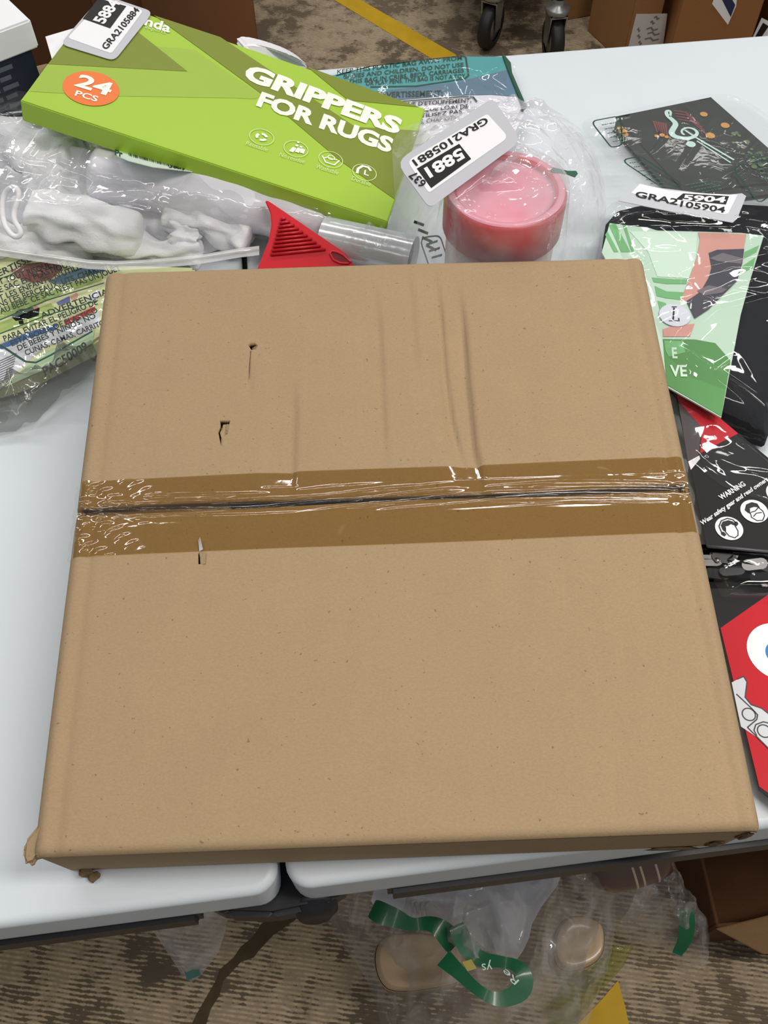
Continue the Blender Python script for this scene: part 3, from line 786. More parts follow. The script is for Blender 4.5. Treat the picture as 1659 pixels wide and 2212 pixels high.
mesh_obj('zip_strip', lo_ + hi_, [[i, i + 1, len(edge) + i + 1, len(edge) + i] for i in range(len(edge) - 1)], film('zip_strip_film', 0.42, 0.12, 0.1, (0.80, 0.81, 0.82)), zb, True)
v, f = tube([P(x, y - 3, 0.036) for x, y in edge], 0.0012, 8); mesh_obj('zip_bead', v, f, film('zip_bead_film', 0.5, 0.2, 0.1, (0.85, 0.86, 0.88)), zb, True)

# ------------------------------------------------------------------ navy carton with a white lid, back left
wc = thing('lidded_carton', 'navy printed carton with a white lid at the table back corner', 'carton', P(0, 160, 0.0))
NAVY = M_('navy_print', S(30, 36, 52), 0.4, 0.4)
wl = [P(66, 42, 0.12), P(-110, 108, 0.12)]
wdir = (wl[1] - wl[0]).normalized(); wper = Vector((-wdir.y, wdir.x, 0));
if wper.y < 0: wper = -wper
wq = [wl[0], wl[0] + wdir * 0.2, wl[0] + wdir * 0.2 + wper * 0.16, wl[0] + wper * 0.16]
slab('lid', wq, 0.024, WHITE, wc, 0.0015, Vector((0, 0, 1)))
c0 = wl[0] - wper * -0.004 + wdir * 0.006
slab('body', [c0 - Vector((0, 0, 0.024)), c0 + wdir * 0.188 - Vector((0, 0, 0.024)), c0 + wdir * 0.188 + wper * 0.15 - Vector((0, 0, 0.024)), c0 + wper * 0.15 - Vector((0, 0, 0.024))], 0.095, NAVY, wc, 0.001, Vector((0, 0, 1)))
wpl = Pl(c0 - Vector((0, 0, 0.024)), c0 + wdir * 0.1 - Vector((0, 0, 0.024)), c0 - Vector((0, 0, 0.09)))
GREYP = M_('grey_print', S(92, 98, 108), 0.5, 0.3)
ls = []
for k in range(6):
    for a, b in ((0.02 + 0.004 * (k % 2), 0.034), (0.037, 0.052), (0.055, 0.075)):
        z = 0.03 + k * 0.008; q = c0 - wper * 0.0005
        ls.append([q + wdir * a - Vector((0, 0, z)), q + wdir * b - Vector((0, 0, z)), q + wdir * b - Vector((0, 0, z + 0.004)), q + wdir * a - Vector((0, 0, z + 0.004))])
decals('print_lines', ls, GREYP, wc)

# ------------------------------------------------------------------ red scraper
RED = M_('red_plastic', S(205, 22, 38), 0.35, 0.5, 0.03)
RED_D = M_('red_plastic_ridge', S(190, 16, 32), 0.35, 0.5)
sp = pl3((580, 436, 0.058), (562, 580, 0.030), (765, 575, 0.030))
sc_ = thing('plastic_scraper', 'red plastic hand scraper with grip ridges wedged behind the cardboard box', 'scraper', sp.at(640, 560))
shape = [(572, 433), (576, 432), (582, 435), (700, 515), (738, 541), (764, 570), (775, 600), (548, 612), (552, 590), (566, 555), (580, 520), (586, 485), (584, 460), (577, 444)]
slab('blade_body', sp.many(shape), 0.006, RED, sc_, 0.0014, sp.n)
for i in range(10):
    t_ = i / 9.0
    a = (607 - 22 * t_, 475 + 76 * t_ ** 1.02); b = (617 + 86 * t_, 472 + 67 * t_)
    q = [sp.at(*a, 0.0012), sp.at(*b, 0.0012)]
    v, f = tube(q, 0.0012, 8); mesh_obj('grip_ridge', v, f, RED_D, sc_, True)
hole = [(713, 548), (717, 543), (728, 545), (742, 552), (758, 566), (752, 570), (735, 569), (720, 562)]
slab('recess_shade', sp.many(hole, 0.0006), 0.0012, M_('dark_red_shade', S(120, 8, 18), 0.4, 0.4), sc_, 0, sp.n)  # flat dark red plate paints the shade inside the hole
ro = sp.many(hole, 0.0008); v, f = tube(ro + [ro[0]], 0.0009, 8, False); mesh_obj('recess_rim', v, f, RED, sc_, True)

# ------------------------------------------------------------------ clear film tube behind the scraper
SILV = film('layered_clear_film', 0.30, 0.22, 0.18, (0.78, 0.82, 0.86), (0.95, 0.97, 1), 0.06, 40)
a, b = P(700, 512, 0.03), P(893, 556, 0.03)
ft = thing('film_tube', 'rolled tube of clear glossy film between the scraper and the jar', 'roll', (a + b) / 2 - Vector((0, 0, 0.02)))
v, f = tube([a.lerp(b, i / 20) for i in range(21)], 0.0165, 28, False); mesh_obj('rolled_film', v, f, SILV, ft, True)
v, f = tube([a.lerp(b, i / 20) for i in range(20)], 0.0125, 24, True); mesh_obj('core', v, f, M_('grey_core', S(132, 134, 134), 0.5), ft, True)
a2, b2 = P(780, 520, 0.05), P(880, 540, 0.045)
out = [P(735, 505, 0.045), P(800, 498, 0.05), P(880, 520, 0.045), P(905, 560, 0.02), P(850, 580, 0.02), P(760, 575, 0.02)]
sheet('loose_wrap', smooth_loop(out), P(820, 540, 0.052), FILM, ft, 20, 70, 2.4, Folds(5, 26, bbox(out), (0.002, 0.005), (0.002, 0.006), (0.01, 0.04)))

# ------------------------------------------------------------------ jar with red lid in a bag
JX, JY = 0.0864, 0.5455
jar = thing('jar', 'red lidded plastic jar inside the crumpled clear bag', 'jar', (JX, JY, T))
JM = Matrix.Translation((JX, JY, T))
JARW = M_('frosted_jar', S(214, 208, 212), 0.35, 0.5)
JRED = M_('jar_red', S(196, 16, 44), 0.35, 0.5); LID_HAZE = M_('jar_lid_haze', S(226, 140, 160), 0.4, 0.4)  # pink paints the bag's whitish haze onto the red lid's top
v, f = lathe([(0.0, 0.001), (0.036, 0.001), (0.039, 0.004), (0.0395, 0.09), (0.038, 0.096)], JM); mesh_obj('body', v, f, JARW, jar, True)
v, f = lathe([(0.0415, 0.088), (0.0425, 0.089), (0.0425, 0.117), (0.0405, 0.1205), (0.036, 0.1205), (0.034, 0.1185)], JM, 60); lid = mesh_obj('lid', v, f, JRED, jar, True)
v, f = lathe([(0.0407, 0.1204), (0.039, 0.1212), (0.0365, 0.1212), (0.0345, 0.1165), (0.028, 0.115), (0.026, 0.1165), (0.0, 0.1165)], JM, 60); mesh_obj('lid_top', v, f, LID_HAZE, lid, True)
v, f = lathe([(0.0399, 0.02), (0.0399, 0.08)], JM, 60)
ff = [q for q in f if -2.3 < math.atan2(v[q[0]].y - JY, v[q[0]].x - JX) < -1.5]
mesh_obj('jar_label', v, ff, M_('lilac_label', S(150, 150, 205), 0.4), jar, True)
out = [P(x, y, h) for x, y, h in ((846, 285, 0.06), (905, 262, 0.075), (1000, 245, 0.07), (1058, 222, 0.06), (1118, 232, 0.055), (1215, 242, 0.05), (1262, 285, 0.05), (1296, 360, 0.04), (1312, 440, 0.03), (1300, 500, 0.03))] + [Vector(q) for q in ((0.160, 0.53, T + 0.004), (0.145, 0.502, T + 0.004), (0.09, 0.4985, T + 0.004), (0.03, 0.500, T + 0.004), (0.006, 0.525, T + 0.004))] + [P(862, 500, 0.035), P(850, 400, 0.05)]
bb = bbox(out)
SQ = [Vector((0.0086, 0.5496, T + 0.1368)), Vector((0.0311, 0.528, T + 0.1163)), Vector((0.1017, 0.6047, T + 0.1132)), Vector((0.0792, 0.6263, T + 0.1337))]
SQ = [CAM + (q - CAM) * 0.972 for q in SQ]
s1, s2 = SQ[1] - SQ[0], SQ[3] - SQ[0]
spl = Pl(SQ[0], SQ[1], SQ[2])
def jar_drape(x, y, Z):
    r = np.sqrt((x - JX) ** 2 + (y - JY) ** 2)
    Z = np.maximum(Z, T + 0.1245 - np.clip((r - 0.0435) / 0.009, 0, 10) * 0.10)
    u = ((x - SQ[0].x) * s1.x + (y - SQ[0].y) * s1.y) / s1.xy.length_squared; v_ = ((x - SQ[0].x) * s2.x + (y - SQ[0].y) * s2.y) / s2.xy.length_squared
    zp = SQ[0].z - (spl.n.x * (x - SQ[0].x) + spl.n.y * (y - SQ[0].y)) / spl.n.z
    inside = (u > -0.15) & (u < 1.15) & (v_ > -0.08) & (v_ < 1.08)
    return np.where(inside, np.minimum(Z, zp - 0.0005), Z)
jb = thing('plastic_bag', 'crumpled clear plastic bag around the red lidded jar', 'bag', (JX, JY, T))
sheet('film', smooth_loop(out), (JX, JY, T + 0.128), FILM_MILK, jb, 60, 220, 1.7,
      [Folds(31, 60, bb, (0.002, 0.007), (0.004, 0.010), (0.02, 0.09)), Folds(32, 80, bb, (0.001, 0.003), (0.0016, 0.004), (0.01, 0.03))], jar_drape, 0.3)
out = [P(x, y, h) for x, y, h in ((1190, 300, 0.09), (1225, 262, 0.06), (1265, 300, 0.05), (1292, 370, 0.045), (1306, 440, 0.04), (1296, 510, 0.04), (1240, 540, 0.06), (1225, 470, 0.085), (1210, 380, 0.1))]
sheet('gathered_film', smooth_loop(out, 1), P(1252, 420, 0.085), FILM_MILK, jb, 40, 90, 2, [Folds(35, 30, bbox(out), (0.002, 0.006), (0.002, 0.006), (0.02, 0.08), False, (1.2, 0.5))], edge_fold=0.5)
GRTAPE = M_('dark_green_tape', S(6, 84, 56), 0.4, 0.5)
tp = pl3((1180, 370, 0.118), (1234, 380, 0.112), (1200, 390, 0.113))
slab('green_mark', tp.many([(1179, 370), (1190, 372), (1214, 378), (1232, 378), (1236, 384), (1230, 392), (1214, 386), (1196, 383), (1178, 381)], 0.008), 0.0006, GRTAPE, jb, 0, tp.n)
st = sticker('inventory_sticker', 'white inventory sticker reading 5881 upside down on the jar bag', spl,
             [(849, 356), (922, 456), (1121, 310), (1058, 218)], [(873, 355), (920, 423), (1092, 303), (1046, 253)],
             [(894, 371), (925, 413), (1011, 350), (985, 317.5)],
             [('5881', (987, 327), (909, 372), (1000, 347), True), ('GRA2105881', (1041, 260), (883, 354), (1050, 272), False), ('637', (915, 401), (887, 375), (903, 414), False)], off=0.004)
# printed warning on the lower left side of the bag
wp = pl3((865, 480, 0.06), (930, 560, 0.01), (900, 560, 0.02))
PRG = []
for k in range(4):
    PRG += ribbon(wp, [(868 + k * 9, 470 + k * 17), (890 + k * 9, 478 + k * 18)], 0.0022, 0.012)
PRG += ribbon(wp, rrect_px([(880, 505), (925, 500), (945, 560), (905, 575)], 0.25), 0.0014, 0.012, True)
for k in range(3): PRG += ribbon(wp, [(895 + k * 6, 520 + k * 14), (920 + k * 5, 512 + k * 15)], 0.002, 0.012)
decals('printed_warning', PRG, DKGREEN, jb)

# ------------------------------------------------------------------ teal poly mailer pack behind
TEAL = M_('teal_pack', S(62, 158, 162), 0.35, 0.5, 0.05, 12, coat=0.5)
SLATE = M_('slate_blue_pack', S(84, 118, 142), 0.35, 0.5, 0.05, 12, coat=0.5)
tpl = pl3((700, 160, 0.02), (1090, 126, 0.02), (1130, 232, 0.02))
tk = thing('teal_pack', 'teal and white product in a printed suffocation warning bag behind the green box', 'package', tpl.at(950, 220, -0.02))
slab('pack', tpl.many([(690, 165), (860, 135), (1000, 120), (1088, 121), (1100, 132), (1136, 233), (1100, 300), (760, 330), (700, 240)]), 0.018, M_('white_pack', S(228, 228, 240), 0.35, 0.5, coat=0.5), tk, 0.004, tpl.n, 3)
decals('teal_panel', [tpl.many([(696, 168), (860, 138), (1000, 123), (1084, 124), (1096, 152), (980, 180), (800, 200), (700, 200)], 0.0006)], TEAL, tk)
decals('slate_panel', [tpl.many([(700, 200), (800, 200), (980, 180), (1096, 152), (1118, 210), (1060, 205), (960, 208), (850, 218), (700, 235)], 0.0006)], SLATE, tk)
slab('side_strip', tpl.many([(1084, 122), (1090, 122), (1103, 138), (1106, 160), (1138, 234), (1128, 236), (1096, 156)], 0.002), 0.004, M_('dark_green_strip', S(10, 74, 54), 0.35, 0.5), tk, 0.0006, tpl.n)
t = Txt()
def twl(s, A, B, hpx=9): t.add(tpl, s, A, B, (A[0] + 1, A[1] - hpx), 0.0012, 0.015)
twl('KEEP THIS PLASTIC BAG AWAY FROM', (728, 162), (998, 131))
twl('BABIES AND CHILDREN. DO NOT USE', (742, 172), (1001, 146))
twl('THIS BAG IN CRIBS, BEDS, CARRIAGES', (752, 183), (1002, 158))
twl('OR PLAY PENS. THIS BAG IS NOT A TOY', (790, 187), (1005, 170))
twl('AVERTISSEMENT:', (822, 213), (956, 209), 12)
t.build('warning_text', DKGREEN, tk)
t = Txt()
twl('RISQUE D\'ETOUFFEMENT,', (850, 234), (1018, 223)); twl('PLASTIQUE LOIN DE', (868, 246), (1012, 236)); twl('N\'UTILISEZ PAS', (880, 260), (998, 247)); twl('LITS, CHARIOTS', (890, 272), (985, 260))
t.build('warning_text', BLACK, tk)
fr = ribbon(tpl, [(726, 165), (800, 146), (900, 133), (1000, 123), (1006, 126), (1012, 165), (1004, 172), (900, 188), (800, 190)], 0.0016, 0.0012) + ribbon(tpl, [(860, 222), (1000, 211), (1022, 212), (1030, 222)], 0.0016, 0.0012)
decals('print_frame', fr, DKGREEN, tk)
out = [P(x, y, h) for x, y, h in ((690, 165, 0.01), (860, 134, 0.018), (1000, 118, 0.02), (1090, 120, 0.02), (1110, 140, 0.018), (1140, 236, 0.012), (1100, 290, 0.014), (820, 320, 0.014), (700, 240, 0.012))]
sheet('film', out, P(930, 210, 0.026), FILM, tk, 26, 90, 4, Folds(41, 22, bbox(out), (0.001, 0.003), (0.003, 0.008), (0.02, 0.08)))
out = [P(x, y, h) for x, y, h in ((520, 108, 0.06), (535, 93, 0.062), (585, 104, 0.062), (640, 124, 0.055), (672, 146, 0.03), (640, 170, 0.03), (560, 150, 0.05))]
o = slab('white_pouch', smooth_loop(out, 1), 0.03, WHITE, None, 0.002); tag(o, 'plain white pouch edge showing behind the green box', 'pouch')

# ------------------------------------------------------------------ music notebook in a bag
mpl = pl3((1329, 251, 0.018), (1536, 209, 0.018), (1466, 401, 0.018))
BOOKC = M_('black_green_cover', S(12, 24, 22), 0.5, 0.3, 0.3, 30)
nb = thing('music_notebook', 'dark notebook with a treble clef cover inside a printed clear bag', 'book', mpl.at(1500, 330, -0.018))
bq = [(1329, 251), (1536, 209), (1735, 385), (1480, 418)]
slab('cover', mpl.many(bq), 0.002, BOOKC, nb, 0.0006, mpl.n)
bw_ = mpl.many([(1332, 252), (1535, 211), (1731, 384), (1481, 416)], -0.002)
slab('pages', bw_, 0.012, M_('grey_pages', S(70, 76, 72), 0.8), nb, 0.0005, mpl.n)
slab('back_cover', mpl.many(bq, -0.014), 0.002, BOOKC, nb, 0.0006, mpl.n)
MINT = M_('pale_mint_print', S(190, 222, 214), 0.4); MAROON = M_('maroon_print', S(112, 40, 42), 0.4); GOLD = M_('gold_print', S(196, 140, 60), 0.4); OLV = M_('dull_green_print', S(86, 112, 62), 0.4)
cl_ = [(1447, 254), (1449, 244), (1444, 240), (1438, 243), (1441, 252), (1454, 262), (1460, 270), (1455, 278), (1449, 288), (1455, 296), (1470, 300), (1486, 301), (1500, 297), (1507, 289), (1500, 281), (1487, 277), (1474, 280), (1471, 288), (1478, 293)]
# sample the clef as a smooth stroke that swells
cs = [Vector((x, y, 0)) for x, y in cl_]
for _ in range(2):
    q = [cs[0]]
    for i in range(len(cs) - 1): q += [cs[i] * 0.75 + cs[i + 1] * 0.25, cs[i] * 0.25 + cs[i + 1] * 0.75]
    cs = q + [cs[-1]]
clef = ribbon(mpl, [tuple(q[:2]) for q in cs], [0.002 + 0.0034 * math.sin(math.pi * min(1, i / len(cs) * 1.15)) ** 2 for i in range(len(cs))], 0.0009)
clef += ribbon(mpl, [(1478, 282), (1505, 300), (1585, 347)], 0.0018, 0.0008) + ribbon(mpl, [(1505, 306), (1578, 353)], 0.0014, 0.0008)
clef.append(circ(mpl, (1492, 313), 0.0042, 0.0008))
decals('treble_clef', clef, MINT, nb)
mr = []
for k in range(6): mr += ribbon(mpl, [(1412 + k * 5, 262 + k * 1), (1420 + k * 4, 285 + k * 2), (1445 + k * 2, 298 + k)], 0.0022, 0.0005)
for k in range(4): mr += ribbon(mpl, [(1455 + k * 3, 240 + k * 6), (1480 + k * 5, 243 + k * 7), (1510 + k * 6, 268 + k * 8)], 0.0016, 0.0005)
decals('maroon_flourish', mr, MAROON, nb)
rnd = random.Random(4); dots = []
for c, r in (((1566, 272), 0.004), ((1534, 294), 0.0042), ((1520, 248), 0.0035), ((1418, 295), 0.002), ((1430, 293), 0.0025), ((1440, 297), 0.002), ((1345, 285), 0.004), ((1340, 278), 0.003), ((1350, 292), 0.003)): dots.append(circ(mpl, c, r, 0.0007, 14))
decals('gold_dot', dots, GOLD, nb, True)
dots = []
for _ in range(26):
    x = rnd.uniform(1580, 1650); y = 280 + (x - 1580) * 0.85 + rnd.uniform(-5, 45); dots.append(circ(mpl, (x, y), rnd.uniform(0.0008, 0.0028), 0.0007, 10))
decals('green_dot', dots, OLV, nb, True)
out = [P(x, y, h) for x, y, h in ((1240, 262, 0.004), (1330, 240, 0.012), (1540, 200, 0.016), (1600, 205, 0.006), (1700, 280, 0.004), (1800, 400, 0.004), (1740, 450, 0.03), (1600, 435, 0.034), (1420, 410, 0.036), (1340, 380, 0.030), (1300, 330, 0.012))]
bb = bbox(out)
mb = thing('printed_bag', 'clear bag with green printed warnings over the dark notebook', 'bag', P(1480, 330, 0))
sheet('film', smooth_loop(out), P(1500, 320, 0.0245), FILM_SOFT, mb, 44, 160, 3.5, [Folds(51, 30, bb, (0.001, 0.003), (0.003, 0.008), (0.02, 0.08)), Folds(52, 30, bb, (0.001, 0.002), (0.0015, 0.003), (0.01, 0.03))], edge_fold=0.2)
bpl = pl3((1300, 280, 0.030), (1536, 209, 0.030), (1466, 401, 0.030))
pr = []
for q in ([(1276, 262), (1340, 250), (1345, 315), (1320, 318)], [(1340, 345), (1385, 338), (1480, 402), (1425, 402)], [(1580, 360), (1659, 345), (1690, 400), (1640, 440)]):
    decals('print_frame', ribbon(bpl, rrect_px(q, 0.2), 0.0014, 0.0, True), DKGREEN, mb)

pr = []
rnd = random.Random(9)
def micro(ax, ay, dx, dy, lx, ly, rows, cols, wdt=0.0012):
    for i in range(rows):
        x, y = ax + dx * i, ay + dy * i; s = 0.0
        while s < 1:
            e = min(1, s + rnd.uniform(0.08, 0.2)); pr.extend(ribbon(bpl, [(x + lx * s, y + ly * s), (x + lx * e, y + ly * e)], wdt, 0.0)); s = e + 0.04
FADED = M_('faded_green_ink', S(50, 92, 78), 0.4)
for q in ((1300, 270, 6, 9, 34, -6, 5, 5), (1360, 352, 9, 9, 30, -3, 6, 5), (1480, 400, 12, 5, 48, -9, 4, 5), (1610, 335, 8, 10, 60, -8, 8, 5)):
    pr = []; micro(*q); decals('warning_text', pr, FADED, mb)
# sticker 5904
s9 = pl3((1335, 440, 0.044), (1582, 486, 0.040), (1608, 427, 0.040))
sticker('inventory_sticker', 'curled white inventory sticker reading 5904 below the notebook bag', s9,
        [(1334, 440), (1340, 432), (1362, 407), (1372, 403), (1420, 412), (1500, 422), (1560, 428), (1600, 424), (1609, 430), (1590, 478), (1580, 487), (1460, 466)],
        [(1361, 424), (1380, 404), (1440, 418), (1500, 424), (1590, 428), (1570, 468), (1562, 470), (1470, 450)],
        [(1457, 438), (1473, 425), (1572, 431), (1565, 449)],
        [('5904', (1471, 440), (1563, 445), (1475, 428), True), ('GRA2', (1369, 432), (1460, 450), (1373, 420), False), ('105904', (1466, 453), (1562, 467), (1469, 441), False)], off=0.003)

# ------------------------------------------------------------------ black garment pack with green insert
BLKF = M_('black_fabric', S(18, 20, 28), 0.75, 0.2, 0.15, 60, 0.3, 500)
gpn = thing('garment_pack', 'black folded sleeve garment with a green insert card in clear film', 'package', P(1520, 700, 0))
out = [P(x, y, h) for x, y, h in ((1296, 560, 0.01), (1312, 462, 0.012), (1400, 440, 0.015), (1560, 440, 0.015), (1760, 450, 0.015), (1740, 700, 0.012), (1655, 960, 0.006), (1640, 968, 0.006), (1560, 925, 0.008), (1440, 860, 0.008), (1380, 700, 0.01))]
bb = bbox(out)
sheet('folded_fabric', smooth_loop(out, 1), P(1530, 680, 0.030), BLKF, gpn, 36, 120, 7, Folds(61, 14, bb, (0.001, 0.003), (0.006, 0.02), (0.03, 0.1), True))
cpl = flat(0.0345)
CARDG = M_('mint_card', S(190, 217, 198), 0.35, 0.45, 0.03); CARDM = M_('mid_green_print', S(112, 178, 118), 0.35, 0.45); CARDD = M_('leaf_green_print', S(78, 140, 72), 0.35, 0.45, 0.05)
CARDP = M_('light_mint_print', S(206, 230, 214), 0.35, 0.45)
SKIN = M_('printed_skin', S(206, 150, 140), 0.35, 0.45, 0.06, 20); SLEEVE = M_('printed_sleeve', S(62, 62, 74), 0.35, 0.45, 0.2, 40); SLEEVE_L = M_('printed_sleeve_light', S(112, 106, 112), 0.35, 0.45)
card = slab('insert_card', cpl.many([(1317, 482), (1400, 492), (1420, 498), (1540, 501), (1600, 503), (1650, 509), (1622, 600), (1600, 680), (1585, 760), (1575, 810), (1558, 902), (1440, 835), (1380, 690), (1300, 545)]), 0.0012, CARDG, gpn, 0, Vector((0, 0, 1)))
C_ = lambda pts, off=0.0003: cpl.many(pts, off)
decals('green_stripe', [C_([(1315, 486), (1330, 484), (1362, 545), (1342, 545)]), C_([(1307, 508), (1312, 500), (1336, 545), (1326, 545)]), C_([(1345, 486), (1352, 487), (1370, 545), (1364, 545)]),
                        C_([(1608, 545), (1640, 530), (1634, 545), (1606, 560)]), C_([(1604, 575), (1632, 556), (1626, 580), (1602, 590)]),
                        C_([(1408, 600), (1450, 603), (1485, 604), (1482, 614), (1440, 614), (1412, 610)]), C_([(1414, 618), (1440, 630), (1478, 632), (1470, 648), (1440, 645), (1418, 640)]), C_([(1420, 650), (1438, 655), (1445, 680), (1430, 690)])], CARDM, card, True)
decals('green_field', [C_([(1432, 733), (1500, 734), (1545, 742), (1578, 780), (1558, 900), (1440, 832)], 0.0004)], CARDD, card)
decals('green_wave', [C_([(1434, 737), (1475, 738), (1480, 762), (1445, 772), (1438, 760)], 0.0006)], CARDM, card)
decals('pale_wave', [C_([(1360, 500), (1420, 501), (1506, 503), (1502, 560), (1488, 602), (1420, 598), (1400, 545)])], CARDP, card)
decals('leg_photo', [C_([(1508, 503), (1612, 507), (1606, 540), (1560, 560), (1530, 600), (1512, 635), (1490, 652), (1470, 650), (1488, 605), (1504, 560), (1512, 520)], 0.0005),
                     C_([(1432, 712), (1450, 706), (1500, 700), (1490, 728), (1432, 728)], 0.0005)], SKIN, card, True)
decals('sleeve_photo', [C_([(1530, 548), (1548, 541), (1607, 539), (1603, 570), (1592, 608), (1560, 640), (1530, 670), (1500, 690), (1482, 652), (1512, 632), (1530, 602), (1536, 580)], 0.0007)], SLEEVE, card)
decals('sleeve_sheen', [C_([(1532, 560), (1560, 548), (1604, 560), (1600, 572), (1550, 566)], 0.0009), C_([(1505, 630), (1530, 618), (1570, 626), (1560, 634), (1520, 640)], 0.0009)], SLEEVE_L, card, True)
t = Txt(); t.add(cpl, 'VE', (1448, 814), (1484, 814), (1446, 790), 0.0008, 0.03); t.add(cpl, 'E', (1452, 775), (1463, 775), (1450, 752), 0.0008, 0.03)
t.build('card_letters', CARDP, card)
sk = slab('size_sticker', circ(cpl, (1457, 683), 0.0115, 0.0012, 32), 0.0005, M_('white_sticker', S(214, 218, 232), 0.4), gpn, 0, Vector((0, 0, 1)))
lt = ribbon(cpl, [(1455, 668), (1453, 694)], 0.0012, 0.0016) + ribbon(cpl, [(1444, 696), (1464, 696)], 0.0007, 0.0016) + ribbon(cpl, [(1450, 666), (1461, 666)], 0.0008, 0.0016) + ribbon(cpl, [(1465, 690), (1466, 697)], 0.0008, 0.0016)
decals('size_letter', lt, BLACK, sk)
out = [P(x, y, h) for x, y, h in ((1290, 540, 0.02), (1300, 440, 0.03), (1400, 430, 0.036), (1560, 432, 0.036), (1770, 440, 0.02), (1755, 700, 0.012), (1668, 985, 0.004), (1640, 975, 0.006), (1560, 930, 0.012), (1440, 870, 0.016), (1370, 700, 0.02))]
bb = bbox(out)
CLEARER = film('very_clear_film', 0.90, 0.095, 0.05, (0.8, 0.82, 0.82), (1, 1, 1), 0.05, 35)
sheet('film', smooth_loop(out, 1), P(1530, 680, 0.0405), CLEARER, gpn, 60, 180, 7, [Folds(71, 26, bb, (0.002, 0.005), (0.004, 0.012), (0.02, 0.10)), Folds(72, 40, bb, (0.001, 0.0025), (0.0015, 0.004), (0.01, 0.03))], edge_fold=0.2)

# ------------------------------------------------------------------ saw chain pack
BLKC = M_('black_card', S(15, 15, 17), 0.5, 0.3, 0.1, 30); REDC = M_('red_card', S(190, 8, 30), 0.45, 0.3, 0.04, 20); REDP = M_('light_red_card', S(196, 44, 60), 0.35, 0.45)
kpl = flat(0.026)
K_ = lambda pts, off=0.0003: kpl.many(pts, off)
kp = thing('chain_pack', 'black and red saw chain package with a warning card beside the cardboard box', 'package', P(1600, 1200, 0))
kc = slab('warning_card', kpl.many([(1452, 815), (1480, 840), (1594, 935), (1740, 1055), (1800, 1110), (1790, 1205), (1659, 1192), (1527, 1180), (1490, 1000)]), 0.0012, BLKC, kp, 0, Vector((0, 0, 1)))
decals('red_flash', [K_([(1452, 816), (1480, 840), (1594, 937), (1512, 980), (1517, 925), (1464, 866)])], REDC, kc)
decals('dull_window', [K_([(1464, 868), (1515, 922), (1510, 978), (1500, 1002), (1488, 1010), (1475, 930)], 0.0004)], M_('dark_plum_print', S(66, 56, 62), 0.4), kc)
decals('white_scrap', [K_([(1486, 998), (1510, 985), (1512, 992), (1492, 1016)], 0.0006)], WHITE, kc)
t = Txt()
t.add(kpl, 'WARNING', (1558, 1081), (1611, 1049), (1550, 1072), 0.0006, 0.03)
t.add(kpl, 'Wear safety gear and read owners manual', (1516, 1136), (1690, 1018), (1511, 1127), 0.0006, 0.03)
t.build('warning_text', WHITE, kc)
r_i = (kpl.at(1574, 1143) - kpl.at(1604, 1143)).length
icn = [(1574.5, 1142), (1629, 1105), (1684, 1066)]
decals('icon_disc', [circ(kpl, c, r_i, 0.0005, 36) for c in icn], WHITE, kc, True)
def hd(c, pts, off): return K_([(c[0] + x, c[1] + y) for x, y in pts], off)
c = icn[0]; hair = [hd(c, [(-18, -6), (-14, -14), (-2, -17), (8, -14), (14, -8), (10, -6), (4, -9), (-2, -5), (-8, -4), (-8, 8), (-14, 4)], 0.0008)]
hair += [hd(c, [(11, -14), (17, -14), (20, -9), (16, -4), (12, -6)], 0.0008), hd(c, [(-18, 8), (-12, 8), (-6, 14), (-10, 18), (-17, 14)], 0.0008)]
c2 = icn[1]; hair.append(hd(c2, [(-21, -2), (-18, -14), (-6, -19), (6, -16), (12, -7), (6, -8), (0, -9), (-10, -6), (-9, 6), (-14, 4)], 0.0008))
c3 = icn[2]; hair.append(hd(c3, [(-21, -2), (-18, -14), (-6, -19), (6, -16), (12, -7), (6, -8), (0, -9), (-10, -6), (-9, 6), (-14, 4)], 0.0008))
decals('icon_hair', hair, BLACK, kc)
ln = []
ln += ribbon(kpl, [(c[0] + x, c[1] + y) for x, y in [(-8, -2), (-8, 8), (0, 17), (12, 21), (19, 16), (19, 6), (12, -6)]], 0.0006, 0.0008)
ln += ribbon(kpl, [(c[0] + x, c[1] + y) for x, y in [(-17, 8), (-22, -4), (-17, -16), (-4, -21), (8, -18), (14, -12)]], 0.0007, 0.0008)
for q in (c2, c3):
    ln += ribbon(kpl, [(q[0] + x, q[1] + y) for x, y in [(-9, 4), (-6, 14), (6, 21), (18, 20), (22, 10), (18, 0), (8, -8)]], 0.0006, 0.0008)
    ln += ribbon(kpl, [(q[0] + x, q[1] + y) for x, y in [(-8, 3), (2, 0), (8, -7)]], 0.0006, 0.0008) + ribbon(kpl, [(q[0] + x, q[1] + y) for x, y in [(-2, 12), (4, 5), (16, 3)]], 0.0006, 0.0008)
decals('icon_lines', ln, BLACK, kc)
v, f = tube([kpl.at(1527, 1182, 0.001), kpl.at(1600, 1188, 0.001), kpl.at(1790, 1206, 0.001)], 0.0011, 8); mesh_obj('card_fold', v, f, M_('grey_fold', S(78, 78, 82), 0.3), kp, True)
